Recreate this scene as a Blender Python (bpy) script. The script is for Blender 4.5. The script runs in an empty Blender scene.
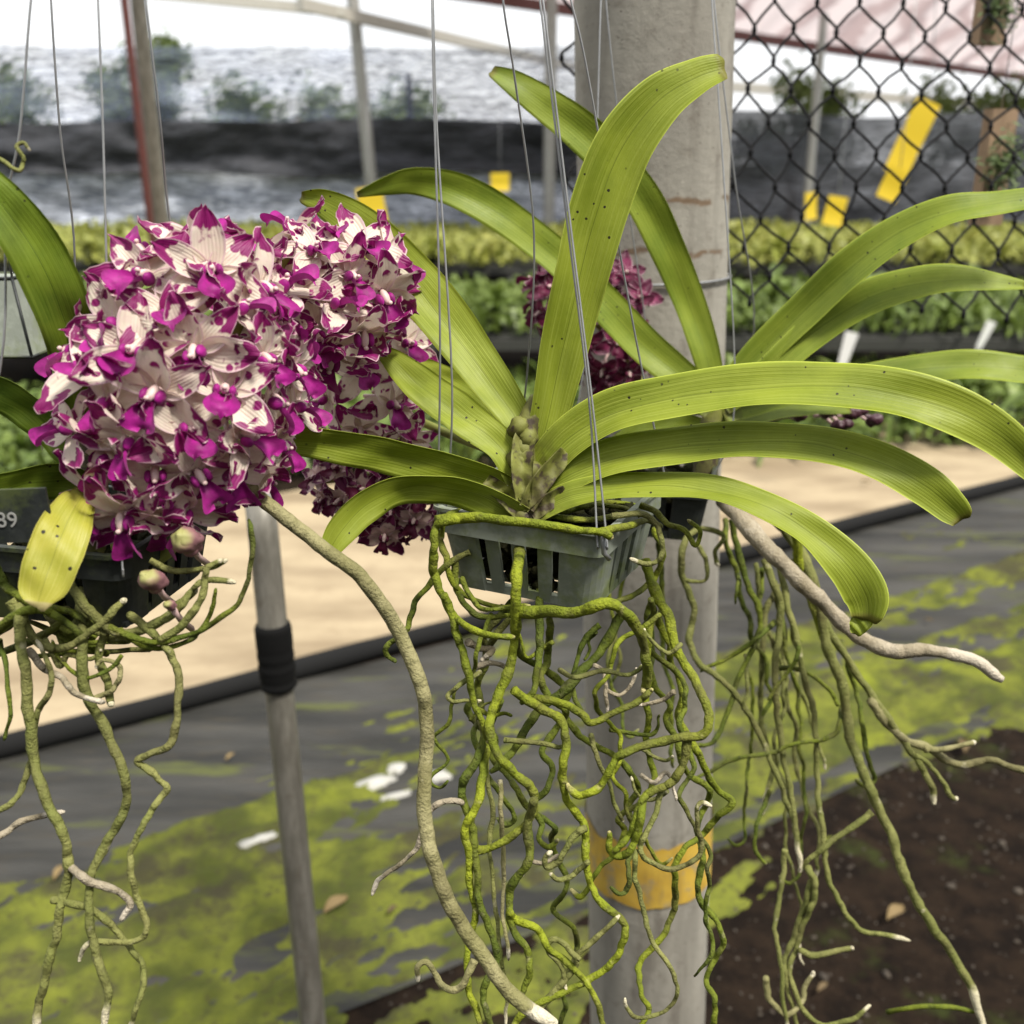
import bpy, math, random
from mathutils import Vector, Matrix, noise
R = math.radians
rnd = random.Random(7)
scene = bpy.context.scene
COL = scene.collection

# ------------------------------------------------------------------ camera
CAM = Vector((0, 0, 1.5)); PITCH = R(19)
cd = bpy.data.cameras.new('camera'); cam = bpy.data.objects.new('camera', cd); COL.objects.link(cam)
cam.location = CAM; cam.rotation_euler = (R(90) - PITCH, 0, 0)
cd.sensor_width = 36; cd.lens = 36; cd.clip_start = 0.02; cd.clip_end = 500
cd.dof.use_dof = True; cd.dof.focus_distance = 0.585; cd.dof.aperture_fstop = 8.0
scene.camera = cam
# ------------------------------------------------------------------ world, sun, exposure
SUN_EL, SUN_AZ = R(60), R(135)      # azimuth measured clockwise from +Y
w = bpy.data.worlds.new('World'); scene.world = w; w.use_nodes = True
nt = w.node_tree; nt.nodes.clear()
out = nt.nodes.new('ShaderNodeOutputWorld'); bg = nt.nodes.new('ShaderNodeBackground')
sky = nt.nodes.new('ShaderNodeTexSky'); sky.sky_type = 'NISHITA'; sky.sun_disc = False
sky.sun_elevation = SUN_EL; sky.sun_rotation = SUN_AZ; sky.dust_density = 3.0; sky.air_density = 1.2
tc = nt.nodes.new('ShaderNodeTexCoord'); nz = nt.nodes.new('ShaderNodeTexNoise'); nz.inputs['Scale'].default_value = 2.2
nz.inputs['Detail'].default_value = 6
cr = nt.nodes.new('ShaderNodeValToRGB'); cr.color_ramp.elements[0].position = .25; cr.color_ramp.elements[0].color = (.72, .72, .72, 1)
cr.color_ramp.elements[1].position = .6
mx = nt.nodes.new('ShaderNodeMix'); mx.data_type = 'RGBA'; mx.inputs[7].default_value = (10.6, 10.7, 10.9, 1)
nt.links.new(tc.outputs['Generated'], nz.inputs['Vector']); nt.links.new(nz.outputs['Fac'], cr.inputs['Fac'])
nt.links.new(cr.outputs['Color'], mx.inputs[0]); nt.links.new(sky.outputs['Color'], mx.inputs[6])
nt.links.new(mx.outputs[2], bg.inputs['Color']); bg.inputs['Strength'].default_value = 0.085
nt.links.new(bg.outputs['Background'], out.inputs['Surface'])
sd = bpy.data.lights.new('sun', 'SUN'); sd.energy = 3.4; sd.angle = R(11); sd.color = (1, .95, .86)
so = bpy.data.objects.new('sun', sd); COL.objects.link(so)
sdir = Vector((math.sin(SUN_AZ) * math.cos(SUN_EL), math.cos(SUN_AZ) * math.cos(SUN_EL), math.sin(SUN_EL)))
so.rotation_euler = sdir.to_track_quat('Z', 'Y').to_euler()
vs = scene.view_settings; vs.view_transform = 'Standard'; vs.look = 'None'; vs.gamma = 1; vs.exposure = 0.66
scene.cycles.transparent_max_bounces = 16

# ------------------------------------------------------------------ helpers
FW = Vector((0, math.cos(PITCH), -math.sin(PITCH))); UP = Vector((0, math.sin(PITCH), math.cos(PITCH))); RT = Vector((1, 0, 0))
def W(px, py, d):
    return CAM + d * (FW + (px - 512) / 1024 * RT + (512 - py) / 1024 * UP)
def WZ(px, py, z):                     # the point of height z seen at a pixel
    v = FW + (px - 512) / 1024 * RT + (512 - py) / 1024 * UP
    return CAM + v * ((z - CAM.z) / v.z)
def GR(s, t):                          # floor coordinates: s across the strips, t along them
    return Vector((-.5289 * s + .8487 * t, .8487 * s + .5289 * t, 0))
ORG = {}
def tag(o, label=None, cat=None, group=None, kind=None):
    if label: o['label'] = label
    if cat: o['category'] = cat
    if group: o['group'] = group
    if kind: o['kind'] = kind
    return o
def empty(name, loc, label, cat, group=None):
    o = bpy.data.objects.new(name, None); COL.objects.link(o); o.location = loc; o.empty_display_size = .02
    ORG[o.name] = Vector(loc); return tag(o, label, cat, group)
class MB:
    def __init__(s): s.v = []; s.f = []; s.uv = []
    def add(s, vs, fs, uv=None):
        b = len(s.v); s.v += [Vector(x) for x in vs]; s.f += [tuple(i + b for i in f) for f in fs]
        s.uv += uv if uv else [(0, 0)] * len(vs)
    def box(s, c, hx, hy, hz, X=Vector((1, 0, 0)), Y=Vector((0, 1, 0)), Z=Vector((0, 0, 1)), tx=1, ty=1):
        vs = []
        for k in (-1, 1):
            fx, fy = (1, 1) if k == 1 else (tx, ty)
            for i, j in ((-1, -1), (1, -1), (1, 1), (-1, 1)):
                vs.append(Vector(c) + X * hx * i * fx + Y * hy * j * fy + Z * hz * k)
        s.add(vs, [(3, 2, 1, 0), (4, 5, 6, 7), (0, 1, 5, 4), (1, 2, 6, 5), (2, 3, 7, 6), (3, 0, 4, 7)],
              [((q * 37 % 7) / 7, q / 8) for q in range(8)])
    def tube(s, pts, rad, seg=7, cap=True):
        n = len(pts); N = None; vs = []; uv = []; fs = []
        for i, p in enumerate(pts):
            T = (pts[min(i + 1, n - 1)] - pts[max(i - 1, 0)])
            T = T.normalized() if T.length > 1e-9 else Vector((0, 0, 1))
            if N is None: N = T.orthogonal().normalized()
            N = N - T * N.dot(T); N = N.normalized() if N.length > 1e-6 else T.orthogonal().normalized()
            B = T.cross(N); r = rad[i] if hasattr(rad, '__len__') else rad
            for k in range(seg):
                a = 2 * math.pi * k / seg
                vs.append(p + (N * math.cos(a) + B * math.sin(a)) * r); uv.append((i / (n - 1), k / seg))
        for i in range(n - 1):
            for k in range(seg):
                a, b = i * seg + k, i * seg + (k + 1) % seg
                fs.append((a, b, b + seg, a + seg))
        if cap:
            vs += [pts[0], pts[-1]]; uv += [(0, 0), (1, 0)]; c0, c1 = len(vs) - 2, len(vs) - 1
            for k in range(seg):
                fs.append((c0, (k + 1) % seg, k)); fs.append((c1, (n - 1) * seg + k, (n - 1) * seg + (k + 1) % seg))
        s.add(vs, fs, uv)
    def ell(s, c, rx, ry, rz, M=None, nu=12, nv=8, bump=0):
        vs, fs, uv = [], [], []
        for j in range(nv + 1):
            th = math.pi * j / nv
            for i in range(nu):
                ph = 2 * math.pi * i / nu
                p = Vector((math.sin(th) * math.cos(ph) * rx, math.sin(th) * math.sin(ph) * ry, math.cos(th) * rz))
                if bump: p *= 1 + bump * noise.noise(p * 1.7 / max(rx, ry, rz) + Vector(c) * 31)
                if M: p = M @ p
                vs.append(Vector(c) + p); uv.append((j / nv, i / nu))
        for j in range(nv):
            for i in range(nu):
                a, b = j * nu + i, j * nu + (i + 1) % nu
                fs.append((a, a + nu, b + nu, b))
        s.add(vs, fs, uv)
    def grid(s, fn, nu, nv):
        vs = [fn(i / nu, j / nv) for j in range(nv + 1) for i in range(nu + 1)]
        fs = [(j * (nu + 1) + i, j * (nu + 1) + i + 1, (j + 1) * (nu + 1) + i + 1, (j + 1) * (nu + 1) + i) for j in range(nv) for i in range(nu)]
        s.add(vs, fs, [(i / nu, j / nv) for j in range(nv + 1) for i in range(nu + 1)])
    def mesh(s, name, mat, org=Vector((0, 0, 0)), smooth=True):
        me = bpy.data.meshes.new(name); me.from_pydata([v - org for v in s.v], [], s.f)
        ul = me.uv_layers.new(name='UVMap'); idx = [0] * len(me.loops); me.loops.foreach_get('vertex_index', idx)
        flat = []
        for i in idx: flat += s.uv[i]
        ul.data.foreach_set('uv', flat)
        me.polygons.foreach_set('use_smooth', [smooth] * len(me.polygons)); me.update()
        me.materials.append(mat); return me
    def build(s, name, mat, parent=None, smooth=True, org=None):
        if parent is not None and org is None: org = ORG.get(parent.name, Vector((0, 0, 0)))
        if org is None: org = Vector((0, 0, 0))
        o = bpy.data.objects.new(name, s.mesh(name, mat, org, smooth)); COL.objects.link(o)
        if parent is not None: o.parent = parent
        else: o.location = org
        ORG[o.name] = Vector(org); return o
def spline(P, per=8):
    """Catmull-Rom through tuples of any length"""
    P = [P[0]] + list(P) + [P[-1]]; outp = []
    for i in range(1, len(P) - 2):
        for k in range(per):
            t = k / per; o = []
            for a, b, c, d in zip(P[i - 1], P[i], P[i + 1], P[i + 2]):
                o.append(.5 * ((2 * b) + (-a + c) * t + (2 * a - 5 * b + 4 * c - d) * t * t + (-a + 3 * b - 3 * c + d) * t ** 3))
            outp.append(tuple(o))
    outp.append(tuple(P[-2])); return outp

# ------------------------------------------------------------------ materials
def M(name, col, rough=.6, **k):
    m = bpy.data.materials.new(name); m.use_nodes = True
    b = m.node_tree.nodes['Principled BSDF']; b.inputs['Base Color'].default_value = (*col, 1); b.inputs['Roughness'].default_value = rough
    for kk, v in k.items(): b.inputs[kk.replace('_', ' ')].default_value = v
    return m
class NG:
    def __init__(s, m): s.t = m.node_tree; s.b = s.t.nodes['Principled BSDF']; s.o = s.t.nodes['Material Output']
    def n(s, typ, **k):
        x = s.t.nodes.new('ShaderNode' + typ)
        for a, v in k.items(): setattr(x, a, v)
        return x
    def l(s, a, b): s.t.links.new(a, b)
    def val(s, x, v):
        if isinstance(v, (int, float)): x.default_value = v
        elif isinstance(v, tuple): x.default_value = v if len(v) == len(x.default_value) else (*v, 1)
        else: s.l(v, x)
    def math(s, op, a, b=0, c=None, clamp=False):
        x = s.n('Math', operation=op, use_clamp=clamp); s.val(x.inputs[0], a); s.val(x.inputs[1], b)
        if c is not None: s.val(x.inputs[2], c)
        return x.outputs[0]
    def step(s, v, a, b):
        x = s.n('MapRange', interpolation_type='SMOOTHSTEP'); s.l(v, x.inputs[0]) ; x.inputs[1].default_value = a; x.inputs[2].default_value = b
        return x.outputs[0]
    def mix(s, f, a, b, blend='MIX'):
        x = s.n('Mix', data_type='RGBA', blend_type=blend); s.val(x.inputs[0], f); s.val(x.inputs[6], a); s.val(x.inputs[7], b); return x.outputs[2]
    def noise(s, sc, vec=None, det=4, rough=.55, dist=0):
        x = s.n('TexNoise'); x.inputs['Scale'].default_value = sc; x.inputs['Detail'].default_value = det; x.inputs['Roughness'].default_value = rough
        x.inputs['Distortion'].default_value = dist
        if vec is not None: s.l(vec, x.inputs['Vector'])
        return x.outputs['Fac']
    def vor(s, sc, vec=None):
        x = s.n('TexVoronoi'); x.inputs['Scale'].default_value = sc
        if vec is not None: s.l(vec, x.inputs['Vector'])
        return x.outputs['Distance']
    def geo(s): return s.n('NewGeometry').outputs['Position']
    def obj(s): return s.n('TexCoord').outputs['Object']
    def uv(s):
        x = s.n('SeparateXYZ'); s.l(s.n('TexCoord').outputs['UV'], x.inputs[0]); return x.outputs[0], x.outputs[1]
    def mapv(s, vec, scale=(1, 1, 1), rot=(0, 0, 0)):
        x = s.n('Mapping'); s.l(vec, x.inputs[0]); x.inputs['Scale'].default_value = scale; x.inputs['Rotation'].default_value = rot; return x.outputs[0]
    def bump(s, h, st=.3, dist=.002):
        x = s.n('Bump'); x.inputs['Strength'].default_value = st; x.inputs['Distance'].default_value = dist; s.l(h, x.inputs['Height'])
        s.l(x.outputs[0], s.b.inputs['Normal']); return x.outputs[0]
    def col(s, c): s.l(c, s.b.inputs['Base Color'])
    def transl(s, color, f):
        t = s.n('BsdfTranslucent'); s.val(t.inputs[0], color); mxs = s.n('MixShader'); s.val(mxs.inputs[0], f)
        s.l(s.b.outputs[0], mxs.inputs[1]); s.l(t.outputs[0], mxs.inputs[2]); s.l(mxs.outputs[0], s.o.inputs[0])
    def rand(s): return s.n('ObjectInfo').outputs['Random']
    def offs(s, vec, amt=17.):
        x = s.n('VectorMath', operation='ADD'); s.l(vec, x.inputs[0]); c = s.n('CombineXYZ'); r = s.math('MULTIPLY', s.rand(), amt)
        s.l(r, c.inputs[0]); s.l(r, c.inputs[1]); s.l(c.outputs[0], x.inputs[1]); return x.outputs[0]

def leaf_mat(name, base, dark, light, speck=.5, transf=.3, tip=(.2, .17, .04), spm=.5):
    m = M(name, base, .38); g = NG(m); u, v = g.uv(); P = g.geo()
    n1 = g.noise(28, P); n2 = g.noise(120, P)
    c = g.mix(g.step(n1, .3, .7), dark, base)
    vn = g.math('ADD', v, g.math('MULTIPLY', g.math('SUBTRACT', n1, .5), .012))
    st = g.math('SINE', g.math('MULTIPLY', vn, 84)); st2 = g.math('SINE', g.math('MULTIPLY', vn, 190))
    stripe = g.math('ADD', g.math('MULTIPLY', st, .6), g.math('MULTIPLY', st2, .4))
    uvn = g.noise(1., g.mapv(g.n('TexCoord').outputs['UV'], (2.2, 26, 1)), 4, .6)
    c = g.mix(g.math('MULTIPLY', g.step(stripe, -.2, 1.), g.math('MULTIPLY', g.step(n1, .3, .7), .10)), c, light)
    c = g.mix(g.math('MULTIPLY', g.step(uvn, .45, .7), .6), c, light); c = g.mix(g.math('MULTIPLY', g.step(g.noise(14, P, 6, .7), .55, .72), .35), c, tuple(x * .75 for x in dark))
    mid = g.math('ABSOLUTE', g.math('SUBTRACT', v, .5))
    c = g.mix(g.step(mid, .012, .0), c, tuple(x * .7 for x in dark))
    c = g.mix(g.math('MULTIPLY', g.step(mid, .47, .497), .75), c, tuple(min(1, x * 1.5) for x in light))
    # dark specks, in loose patches
    sp = g.math('ADD', g.vor(170, P), g.math('MULTIPLY', g.math('SUBTRACT', g.noise(420, P, 2), .5), .22)); msk = g.step(g.noise(22, P, 2), spm, spm + .12)
    c = g.mix(g.math('MULTIPLY', g.math('MULTIPLY', g.step(sp, .15, .08), msk), speck * 1.6, clamp=True), c, (.03, .025, .012))
    # brown worn base and tip
    bs = g.math('MULTIPLY', g.step(g.math('ADD', u, g.math('MULTIPLY', n2, .1)), .17, .04), g.step(n2, .38, .6))
    c = g.mix(g.math('MULTIPLY', bs, .8), c, (.085, .065, .022))
    tp = g.math('MULTIPLY', g.step(g.math('ADD', u, g.math('MULTIPLY', n2, .02)), .994, 1.01), .8)
    c = g.mix(tp, c, tip)
    g.col(c); h = g.math('ADD', g.math('MULTIPLY', stripe, .28), g.math('MULTIPLY', g.noise(300, P), .8)); g.bump(h, .35, .0006)
    g.l(g.math('MULTIPLY_ADD', n2, .3, .32), g.b.inputs['Roughness']); g.b.inputs['Specular IOR Level'].default_value = .35
    g.transl(c, transf); return m
MAT = {}
MAT['leaf'] = leaf_mat('orchid leaf', (.33, .39, .036), (.23, .29, .022), (.46, .52, .09), 1.0, .38)
MAT['leaf2'] = leaf_mat('rear orchid leaf', (.28, .35, .035), (.19, .265, .024), (.40, .46, .07), .6, .38)  # slightly darker green for the rear orchid's leaves
MAT['leaf_yellow'] = leaf_mat('yellowing orchid leaf', (.46, .43, .055), (.34, .35, .04), (.56, .52, .13), 1.6, .28, (.5, .42, .22), .38)
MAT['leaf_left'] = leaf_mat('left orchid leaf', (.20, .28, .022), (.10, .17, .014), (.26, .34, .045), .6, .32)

def root_mat(name, a, b, dirt, tipc=(.62, .55, .38), tipat=.93, mossy=.5):
    m = M(name, a, .75); g = NG(m); u, v = g.uv(); P = g.geo()
    n1 = g.noise(38, P); n2 = g.noise(260, P, 5)
    c = g.mix(g.step(n1, .36, .64), a, b); c = g.mix(g.math('MULTIPLY', g.rand(), .4), c, tuple(x * .55 for x in a)); c = g.mix(g.math('MULTIPLY', g.step(g.noise(17, P, 5, .65), .48, .66), .6), c, (.10, .085, .035))
    c = g.mix(g.math('MULTIPLY', g.step(n2, .5, .68), mossy), c, dirt)
    c = g.mix(g.math('MULTIPLY', g.step(g.noise(75, P, 3), .64, .74), .45), c, tipc)
    c = g.mix(g.step(g.math('ADD', u, g.math('MULTIPLY', g.math('SUBTRACT', n1, .5), .12)), tipat, tipat + .03), c, tipc)
    g.col(c); g.bump(g.math('ADD', n2, g.noise(700, P, 3)), 1., .0014); g.b.inputs['Specular IOR Level'].default_value = .25
    return m
MAT['root'] = root_mat('mossy root', (.15, .185, .012), (.275, .315, .018), (.06, .06, .015), (.42, .38, .16), .96)
MAT['root_dark'] = root_mat('dark mossy root', (.085, .115, .012), (.165, .195, .016), (.03, .027, .013), (.3, .28, .14), .98)
MAT['root_pale'] = root_mat('pale velamen root', (.235, .22, .09), (.33, .30, .15), (.14, .13, .05), (.66, .6, .44), .9, .5)
MAT['root_olive'] = root_mat('olive root', (.165, .18, .045), (.235, .235, .075), (.08, .08, .027), (.55, .5, .34), .92, .45)
MAT['root_white'] = root_mat('silvery root', (.33, .28, .19), (.45, .39, .29), (.2, .165, .1), (.52, .46, .36), .8, .5)
def stem_mat():
    m = M('stem', (.2, .2, .04), .7); g = NG(m); P = g.geo()
    c = g.mix(g.step(g.noise(45, P), .35, .65), (.17, .18, .03), (.08, .07, .02)); c = g.mix(g.step(g.noise(130, P, 5), .5, .64), c, (.045, .03, .015))
    g.col(c); g.bump(g.noise(200, P), .6, .001); return m
MAT['stem'] = stem_mat()

def petal_mat(name, cream, purple, thr, spots=.33, pinkish=.15):
    m = M(name, cream, .5); g = NG(m); u, v = g.uv()
    O = g.offs(g.obj()); n1 = g.noise(105, O, 2, .5); n2 = g.noise(300, O, 2)
    edge = g.math('ABSOLUTE', g.math('MULTIPLY_ADD', v, 2, -1))           # 0 centre .. 1 margin
    reach = g.math('ADD', u, g.math('MULTIPLY', edge, .20))
    reach = g.math('ADD', reach, g.math('MULTIPLY', g.math('SUBTRACT', n1, .5), 1.05))
    reach = g.math('ADD', reach, g.math('MULTIPLY', g.math('SUBTRACT', n2, .5), .25))
    a = g.step(reach, thr, thr + .09)
    sp = g.vor(135, O); b = g.math('MULTIPLY', g.step(sp, spots, spots - .06), g.step(g.math('ADD', u, g.math('MULTIPLY', n1, .4)), .52, .58))
    mk = g.math('MAXIMUM', a, b)
    far = g.math('MAXIMUM', edge, g.math('MULTIPLY_ADD', g.math('SUBTRACT', u, .93), 9, .5))
    rim = g.math('SUBTRACT', 1., g.math('MULTIPLY', g.step(far, .88, .97), .7)); mk = g.math('MULTIPLY', mk, rim)
    cc = g.mix(g.math('MULTIPLY', g.step(n2, .35, .75), pinkish), cream, (.75, .33, .5))
    cc = g.mix(g.math('MULTIPLY', g.step(far, .82, .97), .75), cc, (.72, .5, .56))
    pp = g.mix(n2, purple, tuple(x * .62 for x in purple))
    vein = g.math('MULTIPLY', g.step(g.math('SINE', g.math('MULTIPLY', v, 75)), .3, 1), .12)
    pp = g.mix(vein, pp, (.5, .08, .35))
    c = g.mix(mk, cc, pp); g.col(c); g.bump(g.math('ADD', g.math('SINE', g.math('MULTIPLY', v, 60)), g.math('MULTIPLY', n2, 2)), .25, .0004); g.transl(c, .3); return m
MAT['petal'] = petal_mat('cream petal with magenta blotches', (.78, .69, .56), (.29, .006, .14), .685, .36)
MAT['petal_backlit'] = petal_mat('backlit petal of the rear spike', (.66, .5, .43), (.15, .008, .065), .52, .4, .3)  # duller petal copy, with the rear spike's backlighting put into its colours
MAT['petal_dark'] = petal_mat('deep magenta petal', (.20, .01, .07), (.11, .006, .035), .5)
def lip_mat(n, a, b):
    m = M(n, a, .55, Specular_IOR_Level=.3); g = NG(m); O = g.offs(g.obj()); c = g.mix(g.step(g.noise(140, O, 4), .3, .7), a, b); g.col(c); g.bump(g.noise(260, O, 4), .5, .0008); g.b.inputs['Sheen Weight'].default_value = .1; g.transl(c, .18); return m
MAT['lip'] = lip_mat('magenta lip', (.40, .010, .25), (.20, .006, .12)); MAT['lip_dark'] = lip_mat('dark lip', (.12, .006, .04), (.08, .004, .025))
MAT['column'] = M('flower column', (.62, .45, .42), .5)
m = M('unopened bud', (.5, .45, .2), .65); g = NG(m); u, v = g.uv(); P = g.geo()
c = g.mix(g.step(g.math('ADD', u, g.math('MULTIPLY', g.noise(110, P), .5)), .38, .7), (.30, .29, .10), (.22, .10, .11)); g.col(c); MAT['bud'] = m
m = M('dark bud', (.06, .02, .03), .45); MAT['bud_dark'] = m
MAT['pedicel'] = M('pedicel', (.55, .38, .36), .55); MAT['pedicel_green'] = M('green pedicel', (.25, .28, .06), .6)

def plastic(name, col, moss=.5, grime=.4):
    m = M(name, col, .5); g = NG(m); P = g.geo()
    c = g.mix(g.math('MULTIPLY', g.step(g.noise(60, P, 6, .65), .45, .62), grime), col, tuple(x * 1.7 + .02 for x in col))
    c = g.mix(g.math('MULTIPLY', g.step(g.noise(26, P, 6, .7), .47, .62), moss), c, (.15, .19, .03))
    g.col(c); g.bump(g.noise(200, P, 5), .3, .0008); g.l(g.math('MULTIPLY_ADD', g.noise(90, P), .5, .3), g.b.inputs['Roughness']); return m
MAT['pot_green'] = plastic('weathered grey green plastic', (.18, .20, .165), .62, .5)
MAT['pot_black'] = plastic('weathered black plastic', (.014, .017, .016), .3, .4)
MAT['pot_grey'] = plastic('grey plastic', (.22, .24, .2), .4, .3)
m = M('bark', (.035, .028, .02), .9); g = NG(m); P = g.geo(); c = g.mix(g.noise(90, P), (.028, .03, .010), (.010, .008, .005)); g.col(c); g.b.inputs['Specular IOR Level'].default_value = .08; g.bump(g.noise(220, P, 4), 1., .003); MAT['bark'] = m
m = M('galvanised wire', (.42, .43, .42), .42, Metallic=.55); g = NG(m); g.col(g.mix(g.noise(90, g.geo()), (.2, .205, .205), (.38, .385, .385))); MAT['wire'] = m
MAT['netting'] = M('black netting', (.008, .008, .009), .7, Specular_IOR_Level=.15)

def concrete():
    m = M('concrete post', (.3, .28, .24), .88); g = NG(m); P = g.geo(); Pm = g.mapv(P, (9, 9, 1.5))
    c = g.mix(g.step(g.noise(2.2, Pm, 6), .3, .7), (.335, .315, .265), (.23, .215, .18))
    c = g.mix(g.math('MULTIPLY', g.step(g.noise(38, P, 8, .7), .52, .7), .6), c, (.13, .11, .085))
    c = g.mix(g.math('MULTIPLY', g.step(g.noise(14, g.mapv(P, (3, 3, .35)), 5), .52, .7), .55), c, (.11, .095, .075))
    c = g.mix(g.math('MULTIPLY', g.step(g.noise(9, P, 6, .7), .58, .7), .4), c, (.38, .36, .32))
    c = g.mix(g.step(g.vor(90, P), .1, .05), c, (.12, .1, .08))
    z = g.n('SeparateXYZ'); g.l(P, z.inputs[0])
    # rusty crack rings
    for z0 in CRACKS:
        wob = g.math('ADD', z.outputs[2], g.math('MULTIPLY', g.math('SUBTRACT', g.noise(28, P, 3), .5), .022))
        d = g.math('ABSOLUTE', g.math('SUBTRACT', wob, z0))
        c = g.mix(g.math('MULTIPLY', g.math('MULTIPLY', g.step(d, .0042, .0008), g.step(g.noise(45, P, 4), .4, .55)), .85), c, (.13, .075, .035))
    g.col(c); g.bump(g.noise(90, P, 8, .7), .7, .002); return m
PB = W(647, 1024, 1.328); PT = W(654, 0, .938); PD = (PT - PB).normalized()
def post_at(py, px=650):                       # point of the axis at image row py
    a, b = 0., 1.
    A0, B0 = PB - PD * 1.5, PT + PD * 1.5
    for _ in range(40):
        mth = (a + b) / 2; q = A0.lerp(B0, mth) - CAM; y = 512 - 1024 * q.dot(UP) / q.dot(FW)
        if y > py: a = mth
        else: b = mth
    return A0.lerp(B0, a)
CRACKS = [post_at(198).z, post_at(248).z]
MAT['concrete'] = concrete()
m = M('worn orange yellow paint', (.62, .36, .03), .6); g = NG(m); P = g.geo()
c = g.mix(g.step(g.noise(28, P, 5), .35, .7), (.60, .40, .06), (.50, .31, .04)); c = g.mix(g.math('MULTIPLY', g.step(g.noise(40, P, 8, .75), .50, .62), .8), c, (.33, .27, .16)); c = g.mix(g.math('MULTIPLY', g.step(g.noise(18, g.mapv(P, (2, 2, .5)), 6), .5, .68), .6), c, (.28, .18, .05)); g.col(c)
g.bump(g.noise(80, P, 6), .5, .001); MAT['paint'] = m
def metal(n, a, b, r=.5):
    m = M(n, a, r, Metallic=.25); g = NG(m); P = g.geo(); c = g.mix(g.step(g.noise(22, g.mapv(P, (3, 3, .6)), 6, .65), .35, .68), a, b)
    c = g.mix(g.math('MULTIPLY', g.step(g.noise(70, P, 5), .58, .7), .5), c, (.14, .11, .08)); g.col(c); g.bump(g.noise(120, P, 5), .3, .001); return m
MAT['pipe'] = metal('galvanised pipe', (.15, .14, .115), (.26, .245, .21)); MAT['pipe_far'] = metal('greyed metal post', (.3, .29, .27), (.4, .4, .37))
MAT['red'] = metal('red oxide steel', (.15, .045, .038), (.11, .04, .035)); MAT['tape'] = M('black tape', (.006, .006, .006), .85, Specular_IOR_Level=.15)
MAT['beam'] = metal('pale steel beam', (.5, .48, .42), (.42, .4, .35))
MAT['yellow'] = M('yellow sticky card', (.72, .52, .03), .45)
m = M('old wood', (.2, .12, .06), .8); g = NG(m); P = g.geo(); c = g.mix(g.noise(20, g.mapv(P, (6, 6, .8)), 6), (.42, .29, .18), (.2, .13, .075)); g.col(c); MAT['wood'] = m
MAT['white'] = M('white plastic', (.75, .75, .72), .5); MAT['scrap'] = M('chalky foam', (.45, .44, .40), .9)
MAT['chalk'] = M('chalk mark', (.3, .3, .28), .8)
MAT['bench'] = M('dark bench', (.035, .035, .03), .8)

# ------------------------------------------------------------------ ground
def ground_mat():
    m = M('soil', (.05, .035, .022), .92); g = NG(m); P = g.geo()
    c = g.mix(g.step(g.noise(14, P, 8, .65), .35, .65), (.007, .0045, .003), (.020, .0125, .0075))
    c = g.mix(g.step(g.noise(3.2, P, 7, .65), .55, .68), c, (.03, .037, .009))
    c = g.mix(g.step(g.vor(75, P), .14, .08), c, (.04, .03, .02))
    g.col(c); g.bump(g.noise(60, P, 8, .7), .8, .01); g.b.inputs['Specular IOR Level'].default_value = .1; return m
def cloth_mat():
    m = M('ground cloth', (.1, .1, .105), .6); g = NG(m); P = g.geo(); r = (0, 0, -R(32))
    Pm = g.mapv(P, (1, 5, 1), r)
    c = g.mix(g.step(g.noise(1.4, Pm, 6), .35, .68), (.020, .020, .018), (.058, .056, .050))
    c = g.mix(g.math('MULTIPLY', g.step(g.noise(5.5, Pm, 8, .7), .5, .68), .5), c, (.06, .05, .033))
    c = g.mix(g.math('MULTIPLY', g.step(g.noise(1.9, Pm, 8, .65), .54, .66), .8), c, (.085, .095, .025))
    g.col(c); g.bump(g.noise(9, Pm, 6), .5, .02); g.b.inputs['Specular IOR Level'].default_value = .22; return m
def sand_mat():
    m = M('sandy path', (.5, .4, .27), .9); g = NG(m); P = g.geo(); Pm = g.mapv(P, (1, 3, 1), (0, 0, -R(32)))
    c = g.mix(g.step(g.noise(1.6, Pm, 7), .35, .7), (.37, .295, .185), (.22, .165, .098)); c = g.mix(g.math('MULTIPLY', g.step(g.noise(12, P, 8, .7), .5, .7), .45), c, (.23, .17, .10))
    g.col(c); g.bump(g.noise(20, P, 6), .5, .01); return m
def moss_mat():
    m = M('moss', (.2, .25, .02), .95); g = NG(m); P = g.geo()
    c = g.mix(g.step(g.noise(7, P, 6), .35, .65), (.06, .07, .018), (.15, .165, .026)); c = g.mix(g.step(g.noise(45, P, 8, .7), .52, .68), c, (.06, .055, .025))
    c = g.mix(g.math('MULTIPLY', g.step(g.noise(2.6, P, 6), .56, .7), .8), c, (.21, .24, .022))
    c = g.mix(g.math('MULTIPLY', g.step(g.noise(3.4, P, 8, .68), .48, .62), .9), c, (.05, .045, .027))
    g.col(c); g.bump(g.noise(110, P, 6), 1., .006); g.b.inputs['Specular IOR Level'].default_value = .1; return m
b = MB(); b.add([(-200, -60, 0), (200, -60, 0), (200, 300, 0), (-200, 300, 0)], [(0, 1, 2, 3)]); tag(b.build('ground', ground_mat()), kind='structure')
def strip(s0, s1, t0, t1, z, name, mat, n=60, wav=.0):
    b = MB()
    def f(i, j):
        t = t0 + (t1 - t0) * i; s = s0 + (s1 - s0) * j
        s += wav * (noise.noise(Vector((t * 1.3, s0, 0))) * (1 - j) + noise.noise(Vector((t * 1.3, s1, 9))) * j)
        p = GR(s, t); p.z = z; return p
    b.grid(f, n, 4); o = b.build(name, mat); tag(o, kind='structure'); return o
strip(2.74, 4.5, -22, 22, .006, 'path', sand_mat(), 40)
strip(1.43, 2.70, -14, 14, .004, 'ground_cloth', cloth_mat(), 90, .03)
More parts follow.
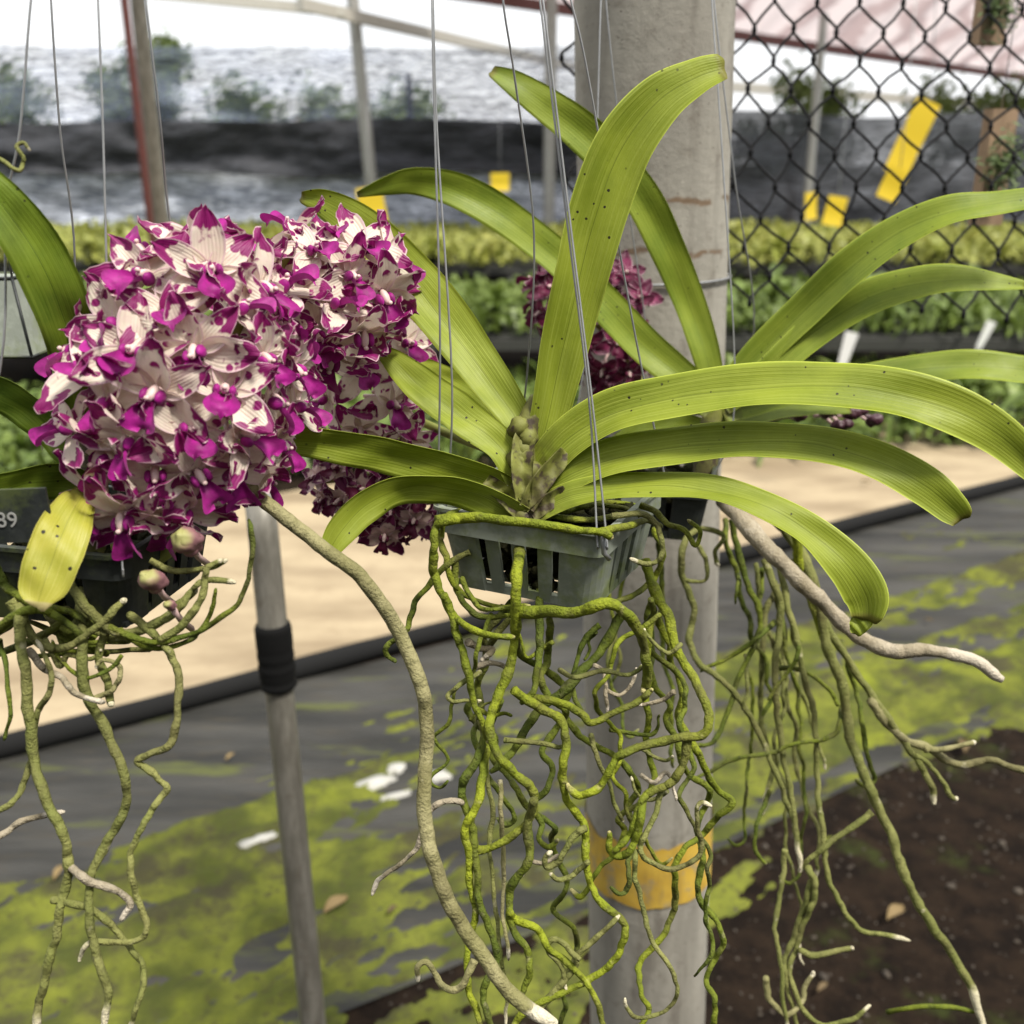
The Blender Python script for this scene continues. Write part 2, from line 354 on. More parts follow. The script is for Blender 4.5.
# raised black edging between cloth and sandy path
b = MB(); pts = []
for i in range(120):
    p = GR(2.72 + .015 * noise.noise(Vector((i * .2, 0, 0))), -8 + i * .16); p.z = .03; pts.append(p)
b.tube(pts, [.034 + .006 * noise.noise(Vector((i * .4, 3, 0))) for i in range(120)], 8)
m = M('black edging', (.012, .012, .012), .9, Specular_IOR_Level=.15); tag(b.build('edging_roll', m), 'long rolled black ground cloth edge beside the pale sandy path', 'edging')
def moss_height(s, t):
    n = noise.fractal(Vector((t * 1.1, s * 3.4, 2.2)), 1, 2, 6); n2 = noise.fractal(Vector((t * 8, s * 18, 0)), .7, 2.1, 6)
    if s > 2.16: bias = -.7 - (s - 2.16) * .9
    elif s > 1.44: bias = .34 if t < 1.3 else .30
    else: bias = -.1 - (1.44 - s) * 2.6
    # darker bare channel that runs beside the middle of the bed
    bias -= 1.1 * math.exp(-((s - 1.93) / .045) ** 2) * (1 if t > .9 else .6)
    bias -= .9 * math.exp(-((s - 1.50) / .024) ** 2) * (1 if t > .9 else .1)
    return .004 + .018 * (n * 1.3 + bias) + .017 * n2
b = MB()
def f(i, j):
    t = -2.2 + 8.2 * i; s = 1.15 + 1.55 * j; p = GR(s, t); p.z = moss_height(s, t); return p
b.grid(f, 520, 130); tag(b.build('moss', moss_mat()), kind='stuff')
# small stones on the soil
b = MB(); r2 = random.Random(3)
for i in range(2600):
    s = r2.uniform(.2, 1.42); t = r2.uniform(-.6, 3.2); p = GR(s, t); q = r2.uniform(.002, .006) * (2.2 if r2.random() < .04 else 1); p.z = q * .3
    b.ell(p, q, q * r2.uniform(.6, 1), q * .6, Matrix.Rotation(r2.uniform(0, 3), 3, 'Z'), 6, 4)
m = M('pebble', (.2, .15, .1), .8); g = NG(m); g.col(g.mix(g.noise(30, g.geo()), (.012, .009, .006), (.085, .065, .045))); tag(b.build('gravel', m), kind='stuff')
ml = M('dead leaf', (.12, .075, .03), .8); g = NG(ml); g.col(g.mix(g.rand(), (.07, .045, .02), (.24, .17, .07))); r2 = random.Random(9)
for k in range(34):
    s_, t_ = (r2.uniform(2.85, 4.0), r2.uniform(-2.5, 4.2)) if k % 2 else (r2.uniform(.9, 2.6), r2.uniform(-.8, 3.))
    p = GR(s_, t_); p.z = .022; a = r2.uniform(0, 6.3); l = r2.uniform(.012, .035); X = Vector((math.cos(a), math.sin(a), .05)); Y = Vector((-math.sin(a), math.cos(a), .1)); b = MB()
    b.grid(lambda i, j: p + X * l * (2 * i - 1) + Y * l * .45 * (2 * j - 1) * math.sin(math.pi * (.06 + .88 * i)) + Vector((0, 0, l * .3 * (2 * j - 1) ** 2 + l * .2 * math.sin(i * 4))), 6, 4)
    tag(b.build('dead_leaf', ml, org=p), 'small curled brown dead leaf fallen on the floor', 'dead leaf', 'dead leaves scattered on the floor')
# white scraps of foam on the mossy cloth
for i, (px, py, a, l, wd, lab) in enumerate([(372, 784, .5, .05, .010, 'longest white scrap lying on the moss between the taped pole and the roots'), (258, 840, .5, .038, .006, 'thin white scrap on the moss just left of the taped pole'),
                             (396, 768, .3, .02, .009, 'small white scrap behind the longest scrap on the moss'), (438, 776, .1, .028, .009, 'white scrap on the moss just behind the long pale root'), (395, 796, .4, .035, .003, 'thin white sliver on the moss in front of the longest scrap')]):
    p = WZ(px, py, .010); b = MB(); n = 22; ring = []
    for k in range(n):
        an = 2 * math.pi * k / n; rr = 1 + .7 * noise.noise(Vector((math.cos(an) * 2.6, math.sin(an) * 2.6, i * 5.3)))
        q = Vector((math.cos(an) * l * rr, math.sin(an) * wd * 2 * rr, 0)); q.rotate(Matrix.Rotation(a, 3, 'Z')); ring.append(q)
    vs_ = [p + q + Vector((0, 0, .006)) for q in ring] + [p + q * 1.03 - Vector((0, 0, .012)) for q in ring]
    b.add(vs_, [tuple(range(n))] + [(k, k + n, (k + 1) % n + n, (k + 1) % n) for k in range(n)])
    tag(b.build('foam_scrap', MAT['scrap'], org=p), lab, 'scrap', 'white scraps on the moss')

# ------------------------------------------------------------------ far end: nets, posts, beams, roof
def net_mat(name, base, light, alpha, wav=1., sc=3.):
    m = M(name, base, .7); g = NG(m); P = g.geo(); Pm = g.mapv(P, (1, 1, 5.5))
    n1 = g.noise(sc, Pm, 6, .6, 1.2); n2 = g.noise(sc * 4, Pm, 5, .6, 1.5)
    wv = g.n('TexWave', wave_type='BANDS', bands_direction='Z'); wv.inputs['Scale'].default_value = 3.2; wv.inputs['Distortion'].default_value = 9; wv.inputs['Detail'].default_value = 3; wv.inputs['Detail Scale'].default_value = 1.2
    g.l(P, wv.inputs['Vector'])
    k = g.step(g.math('ADD', g.math('MULTIPLY', n1, .6), g.math('ADD', g.math('MULTIPLY', n2, .3), g.math('MULTIPLY', wv.outputs['Fac'], .16 * wav))), .38, .66)
    g.col(g.mix(k, base, light)); tr = g.n('BsdfTransparent'); mxs = g.n('MixShader')
    g.l(g.math('MULTIPLY', g.math('MULTIPLY_ADD', k, 1.1, .35), alpha, clamp=True), mxs.inputs[0]); g.l(g.b.outputs[0], mxs.inputs[1]); g.l(tr.outputs[0], mxs.inputs[2]); g.l(mxs.outputs[0], g.o.inputs[0])
    g.bump(g.math('ADD', n1, n2), .6, .02); return m
def curtain(x0, x1, y, z0, z1, name, mat, label, seed=0, sag=.05, nu=160, nv=14):
    b = MB()
    def f(i, j):
        x = x0 + (x1 - x0) * i; zz = z0 + (z1 - z0) * j
        n = noise.fractal(Vector((x * .9, zz * 2.3, seed)), 1, 2, 4)
        return Vector((x, y + .16 * n, zz + sag * noise.noise(Vector((x * .5, j * 1.2, seed + 3)))))
    b.grid(f, nu, nv); return tag(b.build(name, mat), label, 'shade net')
curtain(-10.5, 2.6, 16.0, 1.75, 3.02, 'shade_net', net_mat('thin blue grey shade net', (.04, .05, .08), (.30, .36, .50), .50), 'thin see-through shade net along the top of the far end, above the black roll', 1, .04)
curtain(-10.6, 2.6, 15.75, 1.30, 2.02, 'shade_net', net_mat('thick black shade net', (.014, .015, .019), (.045, .048, .058), .0), 'dense black rolled band of shade net across the far end', 5, .12)
curtain(-10.5, 2.8, 15.95, .02, 1.42, 'shade_net', net_mat('crumpled grey shade net', (.15, .17, .21), (.85, .9, 1.), .05, .5, 3.2), 'crumpled grey shade net hanging below the black band at the far end', 9, .03)
curtain(2.7, 12.5, 15.9, .02, 2.12, 'shade_net', net_mat('dark far net', (.02, .021, .026), (.10, .11, .13), .1), 'dark low shade net at the far end seen through the diamond netting', 12, .1)
block_net = net_mat('dark green light blocking net', (.02, .028, .022), (.05, .06, .05), .1)  # for the unseen nets added left, right and behind to cut low fill light
def side(p, q, h, label, seed):
    b = MB()
    def f(i, j):
        a = Vector((*p, 0)).lerp(Vector((*q, 0)), i); n_ = noise.noise(Vector((i * 9, j * 2, seed))); d = Vector((q[1] - p[1], p[0] - q[0], 0)).normalized(); return a + d * .12 * n_ + Vector((0, 0, .02 + h * j))
    b.grid(f, 60, 10); tag(b.build('shade_net', block_net), label, 'shade net')
side((-8, -2.6), (8, -2.6), 3.3, 'tall dark green net added unseen behind the viewer to block low light', 2)
side((-10.6, -2.6), (-10.6, 15.9), 3.0, 'dark green net added unseen on the left to block low light', 3)
side((12.6, -2.6), (12.6, 15.9), 3.0, 'dark green net added unseen on the right to block low light', 4)
def pole(name, p0, p1, r0, r1, mat, label, cat='post', cap=True, seg=16):
    b = MB(); n = 14; pts = [p0.lerp(p1, i / n) for i in range(n + 1)]
    b.tube(pts, [r0 + (r1 - r0) * i / n for i in range(n + 1)], seg); o = b.build(name, mat, org=p0); return tag(o, label, cat)
def down(px, py, d):                            # ground point straight under a sight point
    q = W(px, py, d); return Vector((q.x, q.y, 0))
def upright(px, py, d, top, r, mat, label, name='greenhouse_post', lean=0):
    q = down(px, py, d); pole(name, q, Vector((q.x + lean, q.y, top)), r, r, mat, label)
q = W(163, 235, 4.0); qt = W(136, -20, 3.5); dq = (qt - q) / (qt.z - q.z); pole('greenhouse_post', q - dq * q.z, qt + dq * .1, .030, .027, MAT['pipe'], 'grey leaning steel post left of the flowers, in front of the red one')
q = W(152, 235, 7.6); qt = W(122, -20, 6.9); dq = (qt - q) / (qt.z - q.z); pole('greenhouse_post', q - dq * q.z, qt + dq * .1, .03, .028, MAT['red'], 'rusty red slanting post just behind the grey one at upper left')
upright(376, 180, 14.2, 4.2, .085, MAT['pipe_far'], 'tall grey post at the far end above the yellow trap beside the spotted flowers', lean=-.25)
upright(549, 200, 14.8, 4.0, .085, MAT['pipe_far'], 'far grey post seen between the hanging wires, left of the concrete post')
upright(811, 160, 14.8, 3.4, .06, MAT['pipe_far'], 'thin grey far post seen through the diamond netting')
upright(410, 120, 15.2, 2.7, .05, M('dark post', (.06, .06, .06), .7), 'thin dark far post behind the upper shade net')
def beam(a, b_, z0, z1, r, mat, label):
    p, q = WZ(*a, z0), WZ(*b_, z1); bb = MB(); d = (q - p).normalized(); s = d.cross(Vector((0, 0, 1))).normalized()
    bb.box((p + q) / 2, (q - p).length / 2, r * .6, r, d, s, Vector((0, 0, 1))); tag(bb.build('roof_beam', mat, smooth=False), label, 'beam')
beam((300, -30), (1090, 88), 3.6, 3.3, .075, MAT['red'], 'long red steel roof beam crossing at upper right behind the netting')
beam((120, -10), (345, 12), 3.3, 3.2, .06, MAT['beam'], 'pale beam end at the very top left of the sky')
beam((300, 4), (600, 73), 3.2, 3.1, .07, MAT['beam'], 'pale roof beam sloping down from the top edge towards the concrete post')
beam((690, 84), (1150, 116), 3.0, 2.6, .10, MAT['beam'], 'pale horizontal beam above the dark far net at right')
# translucent corrugated roof sheet, upper right
m = M('milky roof sheet', (.62, .53, .52), .5); g = NG(m); u, v = g.uv(); c = g.mix(g.step(g.math('SINE', g.math('ADD', g.math('MULTIPLY', u, 95), g.math('MULTIPLY', g.noise(.8, g.geo(), 5), 9))), -.1, .9), (.66, .58, .58), (.42, .33, .33))
g.col(c); g.transl(c, .55); A, B = WZ(330, -28, 3.72), WZ(1120, 90, 3.42); C_, D_ = WZ(1300, -60, 4.9), WZ(620, -230, 4.9)
b = MB()
def f(i, j):
    p = A.lerp(B, i).lerp(D_.lerp(C_, i), j); p.z += .05 * math.sin(i * 150); return p
b.grid(f, 300, 8); o = b.build('roof_sheet', m); tag(o, 'pinkish white corrugated roof sheeting above the netting at upper right', 'roof')

# trees beyond the end net
mt = M('tree leaf', (.07, .12, .02), .6); g = NG(mt); c = g.mix(g.noise(2., g.geo(), 3), (.06, .10, .02), (.17, .22, .05)); g.col(c); g.transl(c, .3)
def tree(x, y, h, cr_, label, n=1400, seed=0):
    r = random.Random(seed); root = empty('tree', (x, y, 0), label, 'tree', 'trees beyond the shade nets'); b = MB(); base = Vector((x, y, 0)); tips = []
    b.tube([base + Vector((.08 * math.sin(i), .05 * i, h * .62 * i / 6)) for i in range(7)], [.13 - .012 * i for i in range(7)], 8)
    top = base + Vector((0, .1, h * .6))
    for k in range(9):
        a = k * 2.4; e = top + Vector((math.cos(a) * cr_ * r.uniform(.4, .9), math.sin(a) * cr_ * .7, h * r.uniform(-.08, .33))); b.tube([top - Vector((0, 0, .3)), top.lerp(e, .5) + Vector((0, 0, .1)), e], [.05, .035, .015], 5); tips.append(e)
    b.build('trunk', MAT['wood'], root); b = MB()
    for k in range(n):
        e = r.choice(tips); p = e + Vector((r.gauss(0, .28), r.gauss(0, .28), r.gauss(0, .24))) * cr_ * .8; s = r.uniform(.05, .12)
        a = Vector((r.gauss(0, 1), r.gauss(0, 1), r.gauss(0, 1))).normalized(); c_ = a.orthogonal().normalized(); d_ = a.cross(c_)
        b.add([p - c_ * s, p - d_ * s * .45, p + c_ * s, p + d_ * s * .45], [(0, 1, 2, 3)])
    b.build('crown', mt, root, smooth=False)
for i, (x, y, h, c_, lab) in enumerate([(-7.2, 21, 3.75, .8, 'pale green tree top rising above the far net at upper left'), (-9.8, 20, 2.9, 1.2, 'leftmost bushy tree behind the thin far net'), (-4.6, 20.5, 2.7, 1.1, 'rounded green tree behind the thin net left of the tall grey post'),
        (-2.6, 21, 2.75, 1.2, 'green tree behind the thin net right of the tall grey post'), (5.2, 20, 2.9, 1.0, 'green tree above the dark far net right of the concrete post'), (9.0, 21, 2.8, 1.1, 'green tree over the dark far net near the right edge')]):
    tree(x, y, h, c_, lab, 2600, i)

# ------------------------------------------------------------------ benches and the plants on them
def bench(x0, x1, y0, y1, z, label):
    root = empty('plant_bench', ((x0 + x1) / 2, (y0 + y1) / 2, 0), label, 'bench', 'plant benches'); b = MB(); n = int((y1 - y0) / .14)
    for i in range(n): b.box(((x0 + x1) / 2, y0 + (i + .5) * (y1 - y0) / n, z - .012), (x1 - x0) / 2, .045, .012)
    b.build('bench_top', MAT['bench'], root, smooth=False); b = MB()
    for yy in (y0, y1): b.box(((x0 + x1) / 2, yy, z - .05), (x1 - x0) / 2, .02, .035)
    b.build('bench_frame', MAT['bench'], root, smooth=False)
    for x in [x0 + .3 + i * (x1 - x0 - .6) / 4 for i in range(5)]:
        for yy in (y0 + .05, y1 - .05):
            b = MB(); b.box((x, yy, (z - .085) / 2), .03, .03, (z - .085) / 2); b.build('leg', MAT['pipe_far'], root, smooth=False)
def bench_leaf(n, c1, c2, tr=.3):
    m = M(n, c1, .5); g = NG(m); u, v = g.uv(); c = g.mix(g.rand(), c1, c2); c = g.mix(g.step(g.noise(9, g.geo()), .3, .7), c, tuple(x * .6 for x in c1)); g.col(c); g.transl(c, tr); return m
BL1 = bench_leaf('green bench foliage', (.14, .21, .035), (.22, .29, .06)); BL2 = bench_leaf('yellow green bench foliage', (.32, .36, .06), (.44, .42, .11)); BL3 = bench_leaf('lush foliage', (.14, .22, .035), (.25, .32, .07))
def rosette(seed, n, L, wd, stemh, mat, label, cat, group):
    r = random.Random(seed); root = empty('potted_orchid', (0, 0, 0), label, cat, group); b = MB(); hs = .07; b2 = MB()
    prof = [(.0, .0), (.032, .0), (.045, hs), (.048, hs), (.048, hs - .008)]
    vs_, fs_ = [], []
    for rr, zz in prof: vs_ += [(rr * math.cos(k * .628), rr * math.sin(k * .628), zz) for k in range(10)]
    for i in range(4): fs_ += [(i * 10 + k, i * 10 + (k + 1) % 10, i * 10 + 10 + (k + 1) % 10, i * 10 + 10 + k) for k in range(10)]
    b2.add(vs_, fs_); b2.ell((0, 0, hs - .012), .043, .043, .01); b2.build('pot', MAT['pot_black'], root)
    for k in range(n):
        a = r.uniform(0, 6.28); el = r.uniform(.25, 1.3); l = L * r.uniform(.6, 1); z0 = hs + r.uniform(0, stemh)
        d = Vector((math.cos(a), math.sin(a), 0)); s = Vector((-math.sin(a), math.cos(a), 0)); p = Vector((0, 0, z0)); e = el; ctr = []
        for i in range(6): ctr.append(p.copy()); p = p + (d * math.cos(e) + Vector((0, 0, math.sin(e)))) * l / 5; e -= r.uniform(.15, .45)
        ww = [.5, .9, 1, .9, .6, .1]; vs_ = []
        for i, q in enumerate(ctr): vs_ += [q - s * wd * ww[i], q - Vector((0, 0, wd * .35 * ww[i])), q + s * wd * ww[i]]
        b.add(vs_, [(i * 3 + j, i * 3 + j + 1, i * 3 + j + 4, i * 3 + j + 3) for i in range(5) for j in range(2)])
    b.build('leaves', mat, root); return root
def copy_tree(o, parent=None):
    c = o.copy(); COL.objects.link(c)
    if parent: c.parent = parent
    for ch in list(o.children): copy_tree(ch, c)
    return c
def scatter(protos, spots, r, smin=.8, smax=1.2):
    first = [True] * len(protos)
    for x, y, z in spots:
        k = r.randrange(len(protos)); o = protos[k] if first[k] else copy_tree(protos[k]); first[k] = False
        o.location = (x, y, z); o.rotation_euler = (0, 0, r.uniform(0, 6.28)); s = r.uniform(smin, smax); o.scale = (s, s, s)
r = random.Random(11)
bench(-4.2, 5.2, 6.6, 8.4, .42, 'slatted grey bench full of green potted orchids in the middle distance')
bench(-9.5, 9.5, 10.4, 14.8, .5, 'wide far bench carrying yellow green plants before the end net')
P1 = [rosette(20 + i, 15, .26, .026, .07, BL3, 'leafy green orchid in a black pot in the nearest row beyond the path', 'potted plant', 'potted orchids in the nearest row') for i in range(3)]
spots = []
for k in range(96):
    i, j = k % 24, k // 24
    q = WZ(-60 + i * 50, 0, 0) if False else None
    x = -3.5 + i * .31 + r.uniform(-.09, .09); y0 = 4.75 + (x + 2) * .17; spots.append((x, y0 + j * .36 + r.uniform(-.1, .1), .006))
scatter(P1, spots, r, .9, 1.35)
P2 = [rosette(40 + i, 13, .22, .024, .06, BL1, 'green orchid in a black pot on the middle slatted bench', 'potted plant', 'potted orchids on the middle bench') for i in range(3)]
spots = []
for j in range(5):
    for i in range(23):
        x = -4.0 + i * .40 + r.uniform(-.1, .1)
        if not (j < 2 and 2.9 < x < 3.9): spots.append((x, 6.75 + j * .36 + r.uniform(-.08, .08), .421))
scatter(P2, spots, r, .85, 1.3)
P3 = [rosette(60 + i, 16, .25, .03, .05, BL2, 'yellow green plant in a black pot on the far wide bench', 'potted plant', 'plants on the far bench') for i in range(3)]
spots = []
for j in range(2):
    for i in range(34): spots.append((-9.2 + i * .56 + r.uniform(-.15, .15), 10.6 + j * .63 + r.uniform(-.15, .15), .501))
scatter(P3, spots, r, 1.0, 1.5)
def mass(name, region, n, L, wd, mat, zf, seed):
    r = random.Random(seed); b = MB()
    for k in range(n):
        x, y = region(r); z = zf(x, y); a = r.uniform(0, 6.28); el = r.uniform(.2, 1.35); l = L * r.uniform(.5, 1.15); d = Vector((math.cos(a) * math.cos(el), math.sin(a) * math.cos(el), math.sin(el))); s_ = Vector((-math.sin(a), math.cos(a), 0)) * wd
        p = Vector((x, y, z + r.uniform(0, .05))); q = p + d * l * .6; e = q + (d + Vector((0, 0, -.9))) * l * .4
        b.add([p - s_ * .5, p + s_ * .5, q + s_, q - s_, e], [(0, 1, 2, 3), (3, 2, 4)], [(0, 0), (0, 1), (.6, 1), (.6, 0), (1, .5)])
    tag(b.build(name, mat, smooth=False), kind='stuff')
mass('undergrowth', lambda r: (lambda x: (x, 4.72 + (x + 2) * .17 + r.uniform(-.05, 1.9)))(r.uniform(-4.2, 5.)), 6500, .24, .020, BL3, lambda x, y: .02, 1)
mass('undergrowth', lambda r: (r.uniform(-4.2, 5.2) if r.random() < 1 else 0, r.uniform(6.62, 8.5)), 7000, .28, .02, BL1, lambda x, y: .43, 2)
mass('undergrowth', lambda r: (r.uniform(-9.5, 9.5), r.uniform(10.3, 14.9)), 11000, .30, .035, BL2, lambda x, y: .51, 3)
for i, (px, py, d, a, lab) in enumerate([(846, 352, 4.6, -.2, 'white plant label standing in the greenery just below the netting'), (985, 335, 6.4, -.35, 'leaning white plant label on the middle bench near the right edge')]):
    p = W(px, py, d); b = MB(); b.box(p, .03, .002, .09, Vector((math.cos(a), 0, math.sin(a))), Vector((0, 1, 0)), Vector((-math.sin(a), 0, math.cos(a))), .6, 1)
    b.box(p - Vector((-math.sin(a), 0, math.cos(a))) * .16, .006, .002, .08, Vector((math.cos(a), 0, math.sin(a))), Vector((0, 1, 0)), Vector((-math.sin(a), 0, math.cos(a))))
    tag(b.build('plant_label', MAT['white'], smooth=False, org=p), lab, 'label')
# yellow sticky traps
def trap(px, py, d, w_, h_, a, label):
    p = W(px, py, d); root = empty('sticky_trap', p, label, 'insect trap', 'yellow sticky traps'); X = Vector((math.cos(a), .15, math.sin(a))).normalized(); Z = Vector((-math.sin(a), 0, math.cos(a))); Y = Z.cross(X)
    b = MB(); n = 8
    def f(i, j): return p + X * w_ * (i - .5) + Z * h_ * (j - .5) + Y * .03 * w_ * math.sin(j * 5)
    b.grid(f, 4, n)
    def f2(i, j): return f(1 - i, j) + Y * .003
    b.grid(f2, 4, n); b.build('card', MAT['yellow'], root)
    b = MB(); b.tube([p + Z * h_ * .48, p + Z * h_ * .5 + Vector((0, 0, .12)), p + Vector((0, 0, .9))], .0025, 5); b.build('string', MAT['wire'], root)
trap(372, 206, 9.5, .24, .34, .15, 'yellow sticky trap half hidden by the spotted flowers'); trap(500, 182, 12., .22, .20, 0, 'small square yellow trap at the far end between the wires')
trap(912, 138, 4.6, .12, .33, -.35, 'tall slanting yellow trap card, upper one of the pair behind the netting'); trap(893, 184, 4.5, .10, .14, -.35, 'short yellow trap card hanging directly under the tall slanting one')
trap(811, 206, 8.5, .10, .22, .1, 'narrow little yellow trap behind the netting, left of the round one'); trap(835, 211, 6.5, .13, .18, -.15, 'broad little yellow trap behind the netting right of the narrow one')

# ------------------------------------------------------------------ concrete post and netting
p0 = PB - PD * (PB.z / PD.z) ; p1 = PT + PD * .9
root = empty('concrete_post', p0, 'thick round concrete post with orange painted band behind the central orchid', 'post')
b = MB(); n = 90; pts = [p0.lerp(p1, i / n) for i in range(n + 1)]
b.tube(pts, [.0735 + .0012 * noise.noise(Vector((0, 0, i * .35))) for i in range(n + 1)], 48); b.build('shaft', MAT['concrete'], root)
b = MB(); q0, q1 = post_at(866), post_at(808); seg = 72; rr = .0755; S_ = PD.orthogonal().normalized(); T_ = PD.cross(S_); nr = 8; vs_ = []; fs_ = []
for j in range(nr):
    for k in range(seg):
        a = 2 * math.pi * k / seg; lo = .004 * noise.fractal(Vector((math.cos(a) * 4, math.sin(a) * 4, 1)), 1, 2, 4); hi = .012 * noise.fractal(Vector((math.cos(a) * 3, math.sin(a) * 3, 7)), 1, 2, 4)
        d_ = PD * (lo * (1 - j / (nr - 1)) + hi * j / (nr - 1)); vs_.append(q0.lerp(q1, j / (nr - 1)) + d_ + (S_ * math.cos(a) + T_ * math.sin(a)) * rr)
for j in range(nr - 1): fs_ += [(j * seg + k, j * seg + (k + 1) % seg, (j + 1) * seg + (k + 1) % seg, (j + 1) * seg + k) for k in range(seg)]
b.add(vs_, fs_); b.build('paint_band', MAT['paint'], root)
b = MB(); q = post_at(279); b.tube([q + (S_ * math.cos(k * .2) + T_ * math.sin(k * .2)) * .0765 + PD * .003 * math.sin(k * .1) for k in range(33)], .0013, 6); b.build('tie_wire', MAT['wire'], root)
# diamond netting hung from the post to the right
b = MB(); NX, NY = 13, 13; cw, chh = 42.5, 30.5
def netp(i, j):
    px = 556 + i * cw + (cw / 2 if j % 2 else 0); py = -60 + j * chh
    nn = noise.noise_vector(Vector((px * .006, py * .006, 4))); n3 = noise.noise_vector(Vector((px * .03, py * .03, 8)))
    px += 16 * nn.x + 5 * n3.x + (py * .07); py += 12 * nn.y + 4 * n3.y + (px - 730) * .035
    return px, py, 1.20 + .03 * nn.z + (px - 730) * .0002
def netw(i, j): return W(*netp(i, j))
for j in range(NY):
    for i in range(NX):
        p = netw(i, j); dn = Vector((0, 0, -.0048)); b.tube([p - dn, p, p + dn], [.0021, .0031, .0021], 6)
        if j < NY - 1:
            for ii in ((i, i - 1) if j % 2 == 0 else (i + 1, i)):
                if 0 <= ii < NX:
                    q = netw(ii, j + 1); a = p + dn; c_ = q - dn; mid = (a + c_) / 2 + Vector((rnd.uniform(-1, 1), rnd.uniform(-1, 1), rnd.uniform(-1, 1))) * .0022
                    b.tube([a, a.lerp(mid, .6), mid, mid.lerp(c_, .5), c_], .0018, 5, cap=False)
tag(b.build('diamond_netting', MAT['netting'], org=netw(0, 0)), 'black knotted diamond mesh netting behind the concrete post', 'netting')
# wooden mounts with small plants in front of the netting
mg = M('mount leaf', (.05, .09, .02), .6); g = NG(mg); c = g.mix(g.noise(80, g.geo()), (.04, .08, .015), (.12, .17, .04)); g.col(c)
for k, (px, py, d, w_, h_, fx, fy, lab) in enumerate([(990, 18, 1.35, 30, 50, 1000, 2, 'short wooden block with a mossy plant at the top right corner'), (993, 168, 1.35, 30, 110, 1004, 165, 'long wooden plank with a green plant hanging at the right edge')]):
    p = W(px, py, d); root = empty('wooden_mount', p, lab, 'plant mount'); b = MB(); u_ = d / 1024; X = Vector((.94, .3, .0)).normalized(); Y = Vector((-.3, .94, 0)).normalized()
    b.box(p, w_ * u_ / 2, .009, h_ * u_ / 2, X, Y); b.build('board', MAT['wood'], root, smooth=False); b = MB(); rr_ = random.Random(k); c0 = W(fx, fy, d - .03)
    for i in range(300):
        s = c0 + Vector((rr_.gauss(0, .009), rr_.gauss(0, .006), rr_.gauss(0, .018))); dv = Vector((rr_.gauss(0, 1), rr_.gauss(0, 1) - .4, rr_.gauss(0, 1) - .2)).normalized() * rr_.uniform(.008, .02); sd_ = dv.orthogonal().normalized() * .0022
        b.add([s, s + dv * .5 + sd_, s + dv, s + dv * .5 - sd_], [(0, 1, 2, 3)])
    b.build('small_plant', mg, root, smooth=False); b = MB(); b.tube([p + Vector((0, 0, h_ * u_ / 2 - .004)), p + Vector((.004, .01, h_ * u_ / 2 + .2))], .0008, 5); b.build('hanging_wire', MAT['wire'], root)

# ------------------------------------------------------------------ steel pole with tape
p0 = W(313, 1024, 1.49); pt = W(262, 520, 1.25); dq = (pt - p0) / (pt.z - p0.z)
root = empty('steel_pole', p0 - dq * p0.z, 'short grey steel pole bound with black tape, standing below the spotted flowers', 'pole')
b = MB(); a = p0 - dq * p0.z; e = pt + dq * .03; tp = W(276, 658, 1.30)
b.tube([a.lerp(e, i / 20) for i in range(21)], [.0185] * 21, 24); b.build('shaft', MAT['pipe'], root)
b = MB(); tz0, tz1 = a + dq * (tp.z - .045), a + dq * (tp.z + .045); pts = [tz0.lerp(tz1, i / 24) for i in range(25)]
b.tube(pts, [.0232 + .0022 * noise.noise(Vector((i * .45, 0, 0))) - (.002 if i in (0, 24) else 0) for i in range(25)], 20); b.build('black_tape', MAT['tape'], root)
b = MB(); b.ell(e, .0195, .0195, .006); b.build('cap', MAT['pipe'], root)

